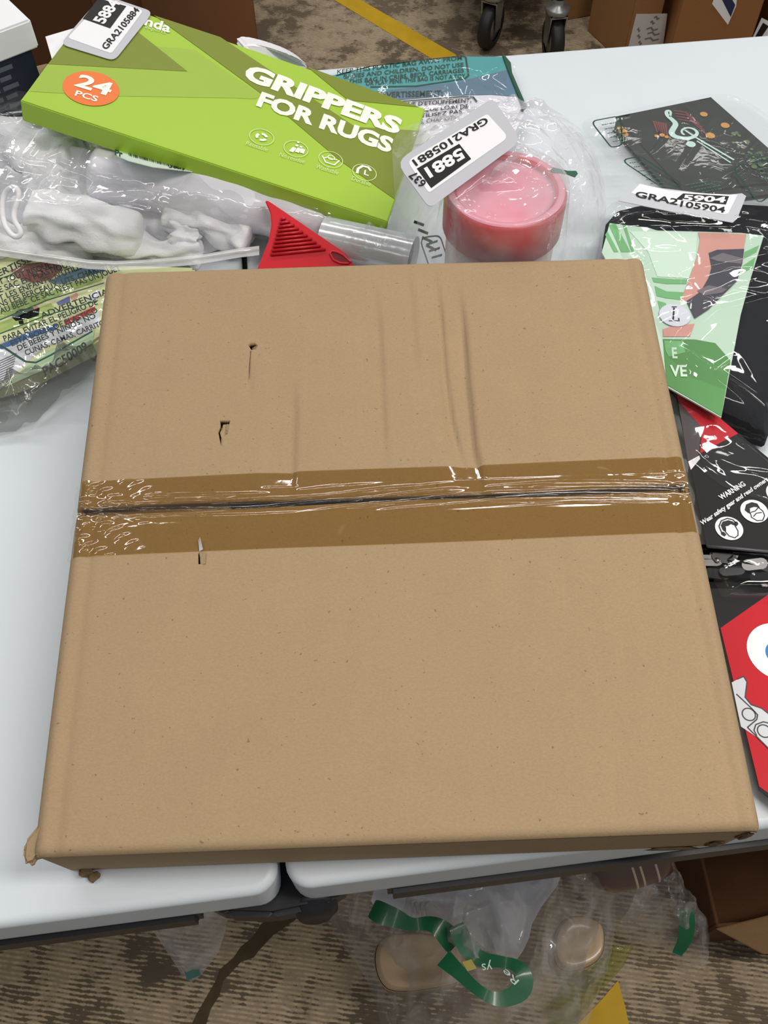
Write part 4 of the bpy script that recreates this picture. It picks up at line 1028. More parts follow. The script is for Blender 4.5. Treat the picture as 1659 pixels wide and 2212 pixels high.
# lower card with red printing
lpl = flat(0.010)
Lo = lambda pts, off=0.0003: lpl.many(pts, off)
lc = slab('back_card', lpl.many([(1515, 1190), (1800, 1190), (1800, 1800), (1690, 1745), (1640, 1705), (1590, 1500), (1540, 1300)]), 0.0012, BLKC, kp, 0, Vector((0, 0, 1)))
decals('red_panel', [Lo([(1556, 1357), (1659, 1285), (1780, 1200), (1790, 1760), (1690, 1735), (1640, 1700)])], REDC, lc)
r_o = (lpl.at(1614, 1405) - lpl.at(1682, 1405)).length
decals('white_disc', [circ(lpl, (1682, 1408), r_o, 0.0005, 48)], WHITE, lc)
decals('blue_disc', [circ(lpl, (1682, 1412), r_o * 0.42, 0.0007, 32)], M_('blue_print', S(20, 126, 200), 0.4), lc)
LGREY = M_('light_grey_print', S(206, 210, 216), 0.4)
decals('chain_picture', [Lo([(1580, 1475), (1595, 1467), (1606, 1462), (1613, 1474), (1609, 1507), (1622, 1523), (1645, 1531), (1660, 1543), (1760, 1560), (1780, 1680), (1700, 1655), (1659, 1616), (1637, 1595), (1600, 1570)], 0.0005)], LGREY, lc)
cl2 = ribbon(lpl, [(1592, 1468), (1606, 1462), (1613, 1474), (1609, 1507), (1622, 1523), (1645, 1531), (1660, 1543), (1700, 1550)], 0.0007, 0.0007)
cl2 += ribbon(lpl, [(1590, 1500), (1622, 1530), (1636, 1545), (1634, 1555), (1614, 1572)], 0.0007, 0.0007) + ribbon(lpl, [(1614, 1572), (1637, 1595), (1690, 1648)], 0.0007, 0.0007)
cl2 += ribbon(lpl, [(1634, 1590), (1628, 1578), (1632, 1566), (1648, 1560), (1665, 1564)], 0.0007, 0.0007)
for cc in ((1617, 1544), (1650, 1580), (1690, 1610)): cl2 += ring(lpl, cc, 0.0042, 0.0007, 0.0007, 20)
decals('chain_picture_lines', cl2, M_('dark_grey_print', S(60, 60, 66), 0.4), lc)
wb = slab('window_edge', lpl.many([(1640, 1268), (1650, 1253), (1659, 1252), (1700, 1240), (1700, 1255), (1650, 1272)], 0.004), 0.003, WHITE, kp, 0.0008, Vector((0, 0, 1)))
# the chain itself
CHM = M_('black_steel', S(22, 22, 24), 0.22, 0.6, 0.2, 80, metal=0.4)
ch = thing('saw_chain', 'coiled black steel saw chain seen in the package window', 'chain', P(1590, 1230, 0.012))
v0, f0 = [], []
bm = bmesh.new()
prof = []
for sgn in (-1, 1):
    for k in range(7):
        a = R_(-90 + 30 * k) + (math.pi if sgn < 0 else 0); prof.append((sgn * 0.0045 + 0.0036 * math.cos(a), 0.0036 * math.sin(a)))
aa = [bm.verts.new((x, y, 0.0009)) for x, y in prof]; bb_ = [bm.verts.new((x, y, -0.0009)) for x, y in prof]; n = len(prof)
bm.faces.new(aa); bm.faces.new(bb_[::-1])
for i in range(n): bm.faces.new((aa[i], bb_[i], bb_[(i + 1) % n], aa[(i + 1) % n]))
link_me = bpy.data.meshes.new('link'); bmesh.ops.recalc_face_normals(bm, faces=bm.faces); bm.to_mesh(link_me); bm.free(); link_me.materials.append(CHM)
bm = bmesh.new(); bmesh.ops.create_uvsphere(bm, u_segments=10, v_segments=6, radius=0.0021)
for v in bm.verts: v.co.z *= 0.6
riv_me = bpy.data.meshes.new('rivet'); bm.to_mesh(riv_me); bm.free(); riv_me.materials.append(M_('bright_rivet', S(150, 150, 152), 0.15, 0.8, metal=0.9)); riv_me.polygons.foreach_set('use_smooth', [True] * len(riv_me.polygons))
rnd = random.Random(17)
rows = [((1500, 1195), (1760, 1222)), ((1510, 1222), (1760, 1240)), ((1528, 1248), (1750, 1262)), ((1500, 1210), (1760, 1236))]
for ri, (A, B) in enumerate(rows):
    a, b = lpl.at(*A, 0.003 + 0.0022 * (ri % 2) + 0.002), lpl.at(*B, 0.003 + 0.0022 * (ri % 2) + 0.002); L = (b - a).length; nlk = int(L / 0.0088)
    for i in range(nlk):
        p = a.lerp(b, (i + 0.5) / nlk); o = bpy.data.objects.new('link', link_me); COL.objects.link(o); o.parent = ch
        o.location = p + Vector((0, 0.002 * math.sin(i * 1.3), 0.0015 * (i % 2))) - ch.location
        o.rotation_euler = (rnd.uniform(-0.35, 0.35), rnd.uniform(-0.15, 0.15), math.atan2(b.y - a.y, b.x - a.x) + rnd.uniform(-0.25, 0.25))
        if i % 2 == 0:
            q = bpy.data.objects.new('rivet', riv_me); COL.objects.link(q); q.parent = o; q.location = (0.0045, 0, 0.001)
out = [P(x, y, 0.014) for x, y in ((1505, 1184), (1650, 1196), (1800, 1206), (1800, 1275), (1660, 1290), (1560, 1290))]
sheet('window_film', out, P(1650, 1235, 0.023), film('window_plastic', 0.93, 0.065, 0.04), kp, 14, 60, 4, Folds(81, 10, bbox(out), (0.0005, 0.0015), (0.003, 0.006), (0.01, 0.05)))
out = [P(x, y, 0.027) for x, y in ((1456, 826), (1590, 938), (1740, 1060), (1700, 1100), (1560, 1050), (1495, 1000))]
sheet('header_film', out, P(1570, 980, 0.030), CLEARER, kp, 20, 80, 5, Folds(82, 12, bbox(out), (0.0005, 0.002), (0.003, 0.01), (0.02, 0.06)))

# ------------------------------------------------------------------ printed picture pack, left
ppl = flat(0.022)
Q_ = lambda pts, off=0.0003: ppl.many(pts, off)
pz = thing('picture_pack', 'colourful printed picture pack in a warning bag left of the cardboard box', 'package', P(80, 720, 0))
PALEY = M_('pale_yellow_green_print', S(216, 220, 168), 0.4, 0.4, 0.12, 22); 
slab('pack', ppl.many([(-140, 560), (0, 548), (120, 556), (260, 570), (420, 575), (420, 600), (260, 700), (198, 742), (60, 812), (0, 832), (-140, 870)]), 0.015, PALEY, pz, 0.002, Vector((0, 0, 1)))
decals('red_shape', [Q_([(22, 585), (60, 570), (118, 563), (135, 580), (110, 605), (70, 612), (40, 602)])], M_('brick_red_print', S(150, 88, 80), 0.4, 0.3, 0.1), pz)
decals('blue_shape', [Q_([(105, 610), (135, 592), (190, 574), (225, 573), (228, 585), (180, 600), (130, 615)])], M_('denim_print', S(94, 124, 142), 0.4, 0.3, 0.1), pz)
decals('green_shape', [Q_([(0, 668), (60, 640), (140, 615), (220, 596), (220, 606), (140, 632), (70, 665), (0, 690)]), Q_([(-10, 700), (20, 690), (110, 655), (120, 668), (80, 700), (0, 720)])], M_('leaf_print', S(168, 190, 108), 0.4, 0.3, 0.12), pz)
decals('dark_hat', [Q_([(24, 684), (40, 670), (72, 664), (76, 676), (60, 690), (34, 694)])], M_('hat_print', S(86, 108, 92), 0.4), pz)
decals('skin_shape', [Q_([(76, 660), (86, 664), (84, 682), (60, 690), (70, 680)]), Q_([(150, 642), (166, 632), (170, 640), (160, 650)])], SKIN, pz)
decals('blue_detail', [Q_([(122, 654), (150, 640), (152, 652), (126, 660)]), Q_([(40, 694), (50, 692), (52, 700), (42, 702)])], M_('violet_blue_print', S(96, 104, 160), 0.4), pz)
decals('blue_banner', [Q_([(-40, 763), (0, 745), (60, 718), (125, 700), (122, 712), (60, 732), (0, 757), (-40, 775)])], M_('banner_blue', S(50, 96, 158), 0.4), pz)
decals('red_word_bar', [Q_([(138, 694), (205, 662), (206, 672), (142, 704)])], M_('banner_red', S(206, 60, 66), 0.4), pz)
decals('white_panel', [Q_([(-60, 782), (0, 757), (60, 732), (125, 712), (215, 672), (216, 700), (190, 720), (100, 748), (60, 780), (10, 830), (0, 822), (-60, 800)], 0.0002), Q_([(185, 645), (216, 622), (214, 645), (195, 650)], 0.0002)], M_('lilac_white_print', S(222, 224, 232), 0.4), pz)
sl = []
for k in range(10):
    sl += ribbon(ppl, [(-20, 790 + k * 5), (36 - k * 1.2, 764 + k * 5.6)], 0.0007, 0.0006)
decals('small_print', sl, GREYP, pz)
decals('pale_edge', [Q_([(0, 832), (20, 820), (100, 760), (160, 735), (205, 712), (200, 742), (130, 785), (60, 815), (0, 842)], 0.0004)], M_('pale_mint_edge', S(186, 214, 172), 0.4), pz)
out = [P(x, y, h) for x, y, h in ((-150, 550, 0.014), (0, 540, 0.02), (200, 562, 0.02), (300, 575, 0.02), (300, 640, 0.012), (225, 760, 0.008), (190, 820, 0.006), (120, 870, 0.004), (70, 918, 0.003), (0, 940, 0.003), (-150, 940, 0.003))]
bb = bbox(out)
PFILM = film('grey_shaded_film', 0.78, 0.10, 0.05, (0.45, 0.45, 0.44), (0.62, 0.62, 0.61), 0.12, 40)  # tint holds the film's grey and painted shadow at the bag end
fz = thing('warning_bag', 'clear bag printed with French and Spanish warnings left of the cardboard box', 'bag', P(60, 800, 0))
sheet('film', smooth_loop(out, 1), P(90, 720, 0.0275), CLEARER, fz, 50, 170, 3, [Folds(91, 20, bb, (0.001, 0.003), (0.004, 0.01), (0.02, 0.08))], edge_fold=0.3)
out = [P(x, y, h) for x, y, h in ((-100, 858, 0.022), (0, 838, 0.024), (90, 800, 0.024), (198, 735, 0.024), (215, 780, 0.010), (170, 835, 0.006), (120, 872, 0.004), (70, 920, 0.003), (0, 942, 0.003), (-100, 950, 0.003))]
sheet('bag_end', out, P(80, 850, 0.024), PFILM, fz, 40, 130, 2, [Folds(93, 26, bbox(out), (0.003, 0.009), (0.004, 0.010), (0.02, 0.07)), Folds(94, 20, bbox(out), (0.001, 0.003), (0.002, 0.004), (0.008, 0.03))], edge_fold=0.5)
dk = M_('ink_green_black', S(12, 36, 28), 0.45, 0.4)
wpz = flat(0.030)
t = Txt()
def wl_(s, A, B, up=17): t.add(wpz, s, A, B, (A[0] - up * 0.42, A[1] - up), 0.0, 0.022)
wl_('ERTISSEM', (-2, 598), (84, 556), 13)
wl_("T TOUT RISQUE D'E", (0, 615), (137, 568), 12)
wl_('E SAC EN PLASTIQUE', (0, 632), (156, 574), 12)
wl_("T LES ENFANTS. N'UTILISEZ P", (0, 650), (209, 568), 12)
wl_('NS LES BERCEAUX, LITS, CHARIOTS', (0, 664), (243, 577), 12)
wl_("AU BEBE. CE SAC N'EST PAS UN JOUET", (2, 678), (262, 583), 12)
t.build('french_warning', dk, fz)
t = Txt()
wl_('ADVERTENCIA', (90, 688), (236, 634), 12)
wl_('PARA EVITAR EL PELIGRO DE', (10, 738), (212, 657), 12)
wl_('ESTA BOLSA DE PLASTICO', (26, 748), (212, 674), 11)
wl_('DE BEBES Y NINOS. NO', (40, 758), (208, 686), 11)
wl_('CUNAS, CAMAS, CARRITOS', (56, 768), (235, 698), 11)
t.build('spanish_warning', dk, fz)
t = Txt(); wl_('PAC50009', (98, 813), (191, 754), 18); t.build('bag_code', dk, fz)
fr = ribbon(wpz, [(-30, 706), (0, 692), (100, 650), (225, 612)], 0.0013) + ribbon(wpz, [(-30, 612), (20, 596), (60, 575), (120, 560)], 0.0011)
fr += ribbon(wpz, [(-30, 732), (0, 722), (100, 682), (212, 650)], 0.0013) + ribbon(wpz, [(-20, 735), (10, 752), (40, 772), (56, 782), (78, 784), (110, 768), (200, 716)], 0.0018)
decals('print_frame', fr, DKGREEN, fz)

# ------------------------------------------------------------------ background: cart with casters
RUB = M_('black_rubber', S(28, 27, 26), 0.55, 0.4); CHROME = M_('dull_zinc', S(150, 152, 150), 0.35, 0.5, metal=0.8); WHG = M_('grey_hub', S(104, 100, 94), 0.5)
w1, w2 = F(1056, 100), F(1188, 132)
cart = thing('rolling_cart', 'rolling cart on black rubber casters standing behind the table', 'cart', (w1 + w2) / 2 + Vector((0.1, 0.3, 0)))
def caster(p, ax, R=0.052, wdt=0.028):
    a = Vector((math.cos(ax), math.sin(ax), 0)); q = a.to_track_quat('Z', 'Y').to_matrix().to_4x4()
    Mx = Matrix.Translation(p + Vector((0, 0, R))) @ q
    v, f = lathe([(R * 0.62, -wdt / 2), (R * 0.9, -wdt / 2), (R, -wdt * 0.3), (R, wdt * 0.3), (R * 0.9, wdt / 2), (R * 0.62, wdt / 2)], Mx, 36)
    wh = mesh_obj('wheel', v, f, RUB, cart, True)
    v, f = lathe([(0, -wdt * 0.42), (R * 0.64, -wdt * 0.4), (R * 0.64, wdt * 0.4), (0, wdt * 0.42)], Mx, 30); mesh_obj('hub', v, f, WHG, wh, True)
    fk = Matrix.Translation(p + Vector((0, 0, R))) @ Matrix.Rotation(ax, 4, 'Z')
    bm = bmesh.new()
    for sg in (-1, 1):
        x = sg * (wdt / 2 + 0.004)
        vs = [(x, -0.012, -0.008), (x, 0.012, -0.008), (x, 0.022, R + 0.012), (x, -0.022, R + 0.012)]
        A = [bm.verts.new(fk @ Vector((i - 0.0015, j, k))) for i, j, k in vs]; B = [bm.verts.new(fk @ Vector((i + 0.0015, j, k))) for i, j, k in vs]
        bm.faces.new(A); bm.faces.new(B[::-1])
        for i in range(4): bm.faces.new((A[i], B[i], B[(i + 1) % 4], A[(i + 1) % 4]))
    boxbm(bm, fk, -wdt / 2 - 0.006, wdt / 2 + 0.006, -0.022, 0.022, R + 0.008, R + 0.012)
    bmesh.ops.recalc_face_normals(bm, faces=bm.faces); bm_obj('fork', bm, CHROME, cart)
    v, f = lathe([(0.0, 0.012), (0.026, 0.012), (0.028, 0.018), (0.026, 0.026), (0.014, 0.03), (0.014, 0.045)], Matrix.Translation(p + Vector((0, 0, 2 * R - R + R * 0.0 + 0.0))) @ Matrix.Translation((0, 0, 0)) @ Matrix.Translation((0, 0, R - 0.0)), 24)
    mesh_obj('swivel', v, f, CHROME, cart, True)
caster(w1, R_(-28)); caster(w2, R_(8))
w3, w4 = w1 + Vector((-0.05, 0.75, 0)), w2 + Vector((0.0, 0.75, 0))
caster(w3, R_(10)); caster(w4, R_(60))
dx = (w2 - w1)
boxo('deck', Matrix.Translation((0, 0, 0.136)), (w1.x - 0.1, w2.x + 0.0, w1.y + 0.01, w1.y + 0.85, 0, 0.04), M_('dark_cart_deck', S(52, 48, 44), 0.6), cart, 0.003)

# ------------------------------------------------------------------ background cartons, right
def bgcarton(label, near, along, back, height, mat=CARTON, name='shipping_carton', group='shipping cartons behind the table'):
    """near: floor corner; along/back: edge vectors on the floor"""
    near, along, back = Vector(near), Vector(along), Vector(back)
    t_ = thing(name, label, 'box', near, group)
    top = [near + Vector((0, 0, height)), near + along + Vector((0, 0, height)), near + along + back + Vector((0, 0, height)), near + back + Vector((0, 0, height))]
    slab('body', top, height, mat, t_, 0.002, Vector((0, 0, 1)))
    mid = back * 0.5; tw = back.normalized() * 0.025
    slab('tape', [top[0] + mid - tw + Vector((0, 0, 0.0008)), top[1] + mid - tw + Vector((0, 0, 0.0008)), top[1] + mid + tw + Vector((0, 0, 0.0008)), top[0] + mid + tw + Vector((0, 0, 0.0008))], 0.0006, M_('brown_tape', S(150, 112, 64), 0.3, 0.5), t_, 0, Vector((0, 0, 1)))
    return t_
kA = F(1207, 47); kB0 = F(1268, 66); kB1 = F(1343, 137)
bgcarton('plain brown shipping carton nearest the cart wheels', kA, Vector((0.2, 0.06, 0)), Vector((-0.02, 0.25, 0)), 0.34)
dB = (kB1 - kB0); nB = Vector((-dB.y, dB.x, 0)).normalized()
if nB.x < 0: nB = -nB
cB = bgcarton('brown shipping carton with a pale handwritten label on its face', kB1, nB * 0.085, -dB, 0.36)
fpB = Pl(kB1, kB1 + nB, kB1 + Vector((0, 0, 1)))
slab('paper_label', fpB.many([(1374, 30), (1441, 29), (1432, 97), (1425, 130), (1350, 130), (1357, 100)], 0.0012), 0.0008, M_('greyish_label', S(196, 194, 192), 0.5), cB, 0, fpB.n)
mk = []
for (x, y, L) in ((1412, 38, 12), (1404, 48, 10), (1396, 62, 24), (1398, 72, 26), (1392, 84, 30), (1378, 92, 8), (1376, 78, 7), (1376, 64, 6)):
    mk += ribbon(fpB, [(x, y), (x + L * 0.4, y - 3), (x + L * 0.6, y + 3), (x + L, y)], 0.004, 0.0016)
decals('label_marks', mk, M_('faded_ink', S(120, 118, 118), 0.6), cB)
c0 = F(1438, 142); c1 = F(1608, 132)
cC = bgcarton('orange brown carton with a white and blue shipping label', c0, (c1 - c0), Vector((0.01, 0.3, 0)), 0.34, cardboard('orange_carton', S(148, 102, 62), 0.06))
fpC = Pl(c0, c1, c0 + Vector((0, 0, 1)))
slab('paper_label', fpC.many([(1538, 8), (1548, -20), (1592, -10), (1590, 12), (1572, 53)], 0.0012), 0.0008, WHITE, cC, 0, fpC.n)
decals('label_marks', [fpC.many([(1556, -8), (1580, -4), (1588, 10), (1578, 36)], 0.0016)], M_('navy_ink', S(40, 48, 84), 0.5), cC)
c2_ = c1 + Vector((0.035, 0.02, 0))
cD = bgcarton('brown carton at the row end with a black and white label', c2_, Vector((0.3, 0.02, 0)), Vector((0.01, 0.3, 0)), 0.33)
fpD = Pl(c2_, c2_ + Vector((0.3, 0.02, 0)), c2_ + Vector((0, 0, 1)))
slab('paper_label', fpD.many([(1645, 38), (1690, 60), (1670, 95), (1622, 88)], 0.0012), 0.0008, WHITE, cD, 0, fpD.n)
decals('label_marks', [fpD.many([(1648, 48), (1660, 56), (1640, 86), (1628, 84)], 0.0016)], BLACK, cD)

# ------------------------------------------------------------------ background carton, left
big = thing('shipping_carton', 'big dark brown carton on the floor behind the white lidded carton', 'box', Vector((-0.89, 2.1, 0)), 'shipping cartons behind the table')
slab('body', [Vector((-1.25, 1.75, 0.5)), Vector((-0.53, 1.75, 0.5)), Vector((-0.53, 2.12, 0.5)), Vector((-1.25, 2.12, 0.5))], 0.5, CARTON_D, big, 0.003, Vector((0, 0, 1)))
slab('tape', [Vector((-1.25, 1.91, 0.501)), Vector((-0.53, 1.91, 0.501)), Vector((-0.53, 1.96, 0.501)), Vector((-1.25, 1.96, 0.501))], 0.0006, M_('brown_tape', S(150, 112, 64), 0.3, 0.5), big, 0, Vector((0, 0, 1)))
bgcarton('reddish brown carton standing beside the yellow floor line', F(559, 97), Vector((-0.42, -0.0, 0)), Vector((-0.07, 0.25, 0)), 0.36, cardboard('reddish_carton', S(134, 92, 62), 0.05))
o = slab('kraft_card', [P(66, 145, 0.05), P(104, 136, 0.05), P(82, 170, 0.05), P(72, 178, 0.05)], 0.004, KRAFT, None, 0.0006); tag(o, 'small tan card edge between the lidded carton and green box', 'card')

# room shell behind the camera's view
bm = bmesh.new(); boxbm(bm, Matrix(), -3, 3, 6, 6.1, 0, 3.4)
wb_ = bm_obj('wall_back', bm, M_('warehouse_wall', S(170, 168, 160), 0.9, 0.2)); wb_['kind'] = 'structure'

# ------------------------------------------------------------------ open carton on the floor, right
oc0, ocr, ocl = F(1548, 2003, 0.11), F(1720, 1895, 0.11), F(1512, 1852, 0.11)
oc = thing('open_carton', 'open brown carton on the floor below the box corner', 'box', Vector((oc0.x + 0.1, oc0.y + 0.1, 0)))
ey = (ocl - oc0); ey.z = 0; ey = ey.normalized(); ex = Vector((ey.y, -ey.x, 0))
OM = Matrix((ex, ey, Vector((0, 0, 1)))).transposed().to_4x4(); OM.translation = Vector((oc0.x, oc0.y, 0))
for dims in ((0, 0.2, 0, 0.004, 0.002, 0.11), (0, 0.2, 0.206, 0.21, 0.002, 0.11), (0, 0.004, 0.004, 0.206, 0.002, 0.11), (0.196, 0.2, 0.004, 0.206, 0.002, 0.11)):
    boxo('wall', OM, dims, CARTON_D, oc, 0.0008)  # shade inside the carton is put into the wall colour
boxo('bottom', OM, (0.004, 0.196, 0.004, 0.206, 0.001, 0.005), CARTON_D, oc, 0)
slab('flap', [OM @ Vector(q) for q in ((-0.002, -0.002, 0.112), (0.2, 0.03, 0.112), (0.2, -0.03, 0.098), (0.05, -0.03, 0.098))], 0.004, cardboard('dull_carton', S(120, 92, 64), 0.05), oc, 0.0008)

# ------------------------------------------------------------------ bags on the floor under the table edge
def ribbon3(name, pts, wid, mat, parent, twist=None):
    """a flat band following a path (world points), lying towards the sky"""
    p = [Vector(q) for q in pts]
    for _ in range(2):
        q = [p[0]]
        for i in range(len(p) - 1): q += [p[i] * 0.75 + p[i + 1] * 0.25, p[i] * 0.25 + p[i + 1] * 0.75]
        p = q + [p[-1]]
    v = []
    for i in range(len(p)):
        d = (p[min(i + 1, len(p) - 1)] - p[max(i - 1, 0)]).normalized(); sd = d.cross(Vector((0, -0.25, 1))).normalized()
        w_ = wid * (1 + 0.3 * math.sin(i * 0.33))
        up = Vector((0, 0, 0.005 * math.sin(i * 0.4)))
        v += [p[i] - sd * w_ / 2, p[i] + sd * w_ / 2 + up]
    return mesh_obj(name, v, [[2 * i, 2 * i + 2, 2 * i + 3, 2 * i + 1] for i in range(len(p) - 1)], mat, parent, True)
TANF = M_('tan_foam', S(176, 152, 122), 0.4, 0.4, 0.06, 30, coat=0.3)
def tray(label, pts, z, depth):
    top = smooth_loop([F(x, y, z) for x, y in pts], 2); n = len(top); c = sum(top, Vector()) / n
    t_ = thing('food_tray', label, 'tray', (c.x, c.y, z - depth), 'tan trays')
    lv = []
    for k, (sc2, dz) in enumerate(((1.0, 0.0), (1.02, -0.002), (0.96, -0.012), (0.95, -depth))): lv.append([c + (p - c) * sc2 + Vector((0, 0, dz)) for p in top])
    v = sum(lv, []); f = []
    for k in range(3):
        for i in range(n): f.append([k * n + i, k * n + (i + 1) % n, (k + 1) * n + (i + 1) % n, (k + 1) * n + i])
    f.append([3 * n + i for i in range(n)])
    mesh_obj('rim', v, f, TANF, t_, True)
    lid = [[c + (p - c) * sc2 + Vector((0, 0, dz)) for p in top] for sc2, dz in ((0.985, 0.001), (0.90, 0.010), (0.86, 0.011), (0.60, 0.008), (0.3, 0.009))]
    v = sum(lid, []) + [c + Vector((0, 0, 0.009))]; f = []
    for k in range(4):
        for i in range(n): f.append([k * n + i, k * n + (i + 1) % n, (k + 1) * n + (i + 1) % n, (k + 1) * n + i])
    for i in range(n): f.append([4 * n + i, 4 * n + (i + 1) % n, 5 * n])
    mesh_obj('lid', v, f, TANF, t_, True)
    return t_
tray('tan plastic tray in the clear floor bag below the green band', [(806, 2050), (842, 2012), (985, 2022), (1010, 2055), (1002, 2110), (985, 2128), (850, 2148), (815, 2118)], 0.16, 0.05)
tray('tan plastic tray in the clear floor bag right of the white sheet', [(1192, 2020), (1225, 1975), (1290, 1985), (1308, 2010), (1302, 2075), (1230, 2105), (1196, 2085)], 0.16, 0.05)
PALEP = M_('pale_lilac_sheet', S(206, 208, 220), 0.5, 0.3, 0.03, 8)
out = [F(x, y, z) for x, y, z in ((798, 1962, 0.24), (812, 1905, 0.26), (1000, 1860, 0.30), (1210, 1820, 0.30), (1222, 1890, 0.27), (1150, 1985, 0.22), (1140, 2040, 0.19), (1098, 2098, 0.17), (1040, 2040, 0.18), (985, 2000, 0.20), (915, 1985, 0.22), (860, 1985, 0.22))]
o = sheet('packing_sheet', smooth_loop(out, 1), F(1050, 1940, 0.27), PALEP, None, 30, 100, 2.5, Folds(101, 14, bbox(out), (0.004, 0.012), (0.010, 0.025), (0.05, 0.15), True)); tag(o, 'pale white packing sheet folded inside the floor bag', 'sheet')
for k in range(4):
    pts = [F(905 - k * 0 + k * 7, 1935 + k * 4, 0.27), F(890 + k * 10, 1950 + k * 4, 0.27), F(893 + k * 10, 1978 - k, 0.262)]
    v, f = tube(smooth_loop(pts, 0), 0.0018, 6); q = mesh_obj('fold_edge', v, f, PALEP, o, True)
BRN = M_('plum_brown', S(98, 74, 68), 0.35, 0.5, 0.1, 20, coat=0.4); CREAM = M_('cream_stripe', S(196, 176, 156), 0.4)
jc = F(1345, 1850, 0.22)
bj = thing('brown_cup', 'plum brown striped cup lying in the floor bag', 'cup', jc - Vector((0, 0, 0.04)))
JB = Matrix.Translation(jc) @ Matrix.Rotation(R_(14), 4, 'Z') @ Matrix.Rotation(R_(78), 4, 'Y')
v, f = lathe([(0.0, -0.045), (0.012, -0.043), (0.024, -0.036), (0.032, -0.022), (0.035, 0.0), (0.035, 0.03), (0.030, 0.044), (0.0, 0.05)], JB, 36); mesh_obj('body', v, f, BRN, bj, True)
for z in (0.002, 0.010, 0.026):
    v, f = lathe([(0.0351, z), (0.0356, z + 0.0012), (0.0351, z + 0.0024)], JB, 36); mesh_obj('stripe', v, f, CREAM, bj, True)
STRAP = M_('green_strap', S(4, 92, 54), 0.4, 0.5, 0.1, 40, coat=0.3)
FBAG = film('floor_bag_film', 0.64, 0.16, 0.06, (0.72, 0.72, 0.72), (0.97, 0.97, 0.97), 0.5, 14, 0.6)
fbag = thing('floor_bag', 'large clear crumpled plastic bag on the floor under the table edge', 'bag', F(1000, 2080, 0.0))
out = [F(x, y, z) for x, y, z in ((650, 1890, 0.10), (690, 1960, 0.08), (735, 2040, 0.05), (790, 2110, 0.03), (820, 2190, 0.02), (830, 2300, 0.02), (1240, 2300, 0.02), (1290, 2150, 0.03), (1320, 2080, 0.06), (1330, 2000, 0.10), (1330, 1900, 0.16), (1320, 1800, 0.18), (1000, 1820, 0.2), (800, 1850, 0.16))]
bb = bbox(out)
sheet('film', smooth_loop(out, 1), F(1040, 2000, 0.30), FBAG, fbag, 64, 220, 2.0, [Folds(111, 70, bb, (0.008, 0.026), (0.006, 0.022), (0.04, 0.16)), Folds(112, 120, bb, (0.003, 0.009), (0.003, 0.008), (0.015, 0.06))], edge_fold=0.4)
ribbon3('green_band', [F(803, 1962, 0.30), F(826, 1975, 0.30), F(862, 1985, 0.30), F(890, 1998, 0.30), F(925, 1993, 0.30), F(955, 2008, 0.30), F(985, 2042, 0.29)], 0.016, STRAP, fbag)
ribbon3('green_band', [F(985, 1998, 0.31), F(1005, 2045, 0.30), F(1035, 2072, 0.30), F(1080, 2076, 0.30), F(1118, 2085, 0.30), F(1135, 2112, 0.30), F(1125, 2145, 0.30), F(1075, 2162, 0.30), F(1030, 2140, 0.30), F(985, 2095, 0.30), F(958, 2068, 0.30)], 0.014, STRAP, fbag)
sb_ = floorpl(0.312)
t = Txt(); t.add(sb_, 'Re', (1122, 2118), (1092, 2092), (1112, 2128), 0.0, 0.0); t.add(sb_, 'ys', (1062, 2080), (1040, 2082), (1064, 2094), 0.0, 0.0)
t.build('band_letters', MINT, fbag)
slab('price_tag', [F(x, y, 0.305) for x, y in ((998, 2078), (1018, 2072), (1030, 2092), (1010, 2098))], 0.0006, M_('mustard_tag', S(168, 150, 60), 0.4), fbag, 0)
rb = thing('floor_bag', 'clear plastic bag with one green band beside the open carton', 'bag', F(1430, 2000, 0.0))
out = [F(x, y, z) for x, y, z in ((1280, 1830, 0.16), (1440, 1820, 0.14), (1470, 1900, 0.12), (1500, 1950, 0.10), (1535, 1990, 0.08), (1532, 2050, 0.05), (1522, 2095, 0.03), (1480, 2070, 0.04), (1400, 2040, 0.05), (1350, 2030, 0.06), (1300, 2000, 0.10))]
bb = bbox(out)
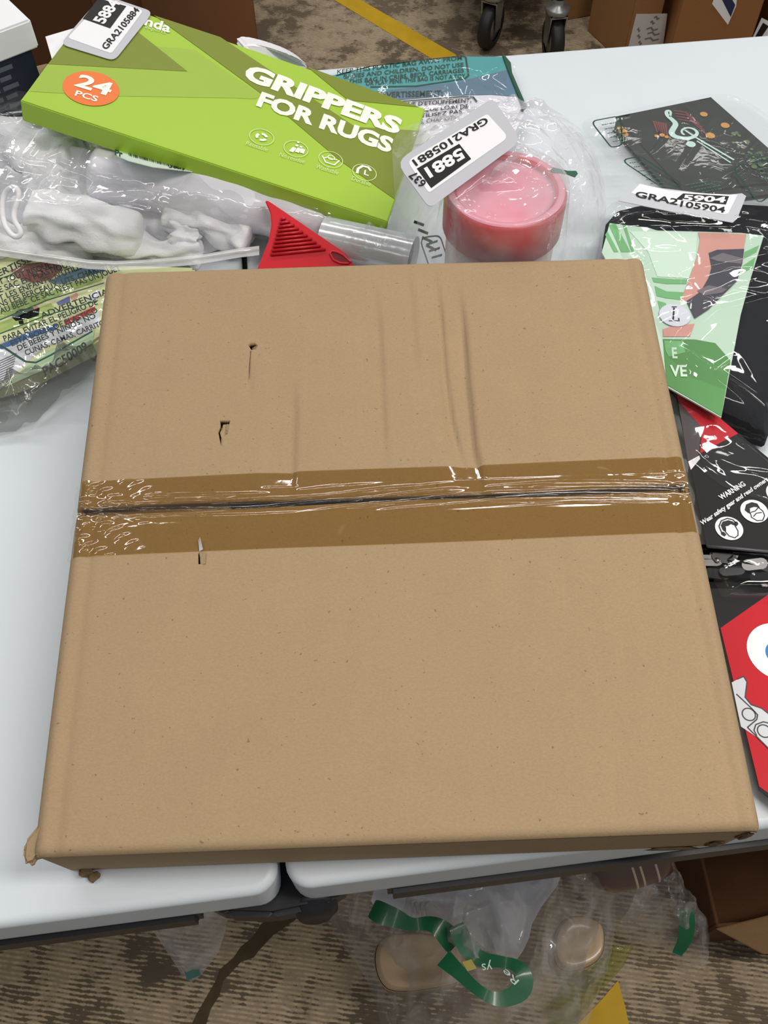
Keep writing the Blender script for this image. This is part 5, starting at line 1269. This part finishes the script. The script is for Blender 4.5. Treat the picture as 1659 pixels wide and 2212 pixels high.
sheet('film', smooth_loop(out, 1), F(1400, 1940, 0.19), FBAG, rb, 44, 130, 2.0, [Folds(121, 40, bb, (0.006, 0.018), (0.005, 0.014), (0.03, 0.10)), Folds(122, 60, bb, (0.003, 0.007), (0.003, 0.006), (0.01, 0.04))], edge_fold=0.4)
ribbon3('green_band', [F(1478, 1962, 0.16), F(1484, 1990, 0.155), F(1482, 2030, 0.14), F(1462, 2062, 0.12)], 0.015, STRAP, rb)
NET = film('olive_printed_film', 0.80, 0.04, 0.15, (0.5, 0.52, 0.2), (0.72, 0.74, 0.42), 0.4, 60)
out = [F(x, y, z) for x, y, z in ((1180, 2180, 0.01), (1210, 2130, 0.02), (1290, 2080, 0.03), (1330, 2040, 0.04), (1372, 2040, 0.04), (1345, 2090, 0.02), (1290, 2150, 0.01), (1235, 2225, 0.005), (1190, 2240, 0.005))]
o = sheet('printed_film', out, F(1265, 2130, 0.05), NET, None, 20, 60, 2.5, Folds(131, 12, bbox(out), (0.002, 0.006), (0.004, 0.01), (0.02, 0.06))); tag(o, 'olive green printed film scrap beside the yellow floor mark', 'film')
# bag tip hanging under the left half
hb = thing('hanging_bag', 'small clear bag with a teal tip below the left table half', 'bag', F(415, 2110, 0.0))
out = [F(x, y, z) for x, y, z in ((310, 1940, 0.22), (330, 2010, 0.17), (365, 2060, 0.12), (395, 2110, 0.06), (415, 2124, 0.04), (432, 2112, 0.05), (470, 2060, 0.10), (495, 1990, 0.16), (520, 1930, 0.22), (420, 1900, 0.26))]
sheet('film', out, F(415, 2010, 0.22), film('hanging_bag_film', 0.5, 0.1, 0.08, (0.72, 0.72, 0.74), (0.97, 0.97, 0.97), 0.2, 30, 0.4), hb, 40, 110, 1.8, [Folds(141, 20, bbox(out), (0.004, 0.012), (0.006, 0.014), (0.03, 0.09)), Folds(142, 24, bbox(out), (0.001, 0.004), (0.002, 0.005), (0.01, 0.03))], edge_fold=0.4)
slab('teal_tip', [F(x, y, 0.10) for x, y in ((398, 2098), (430, 2094), (434, 2106), (404, 2118))], 0.001, M_('teal_clip', S(70, 112, 106), 0.4), hb, 0)
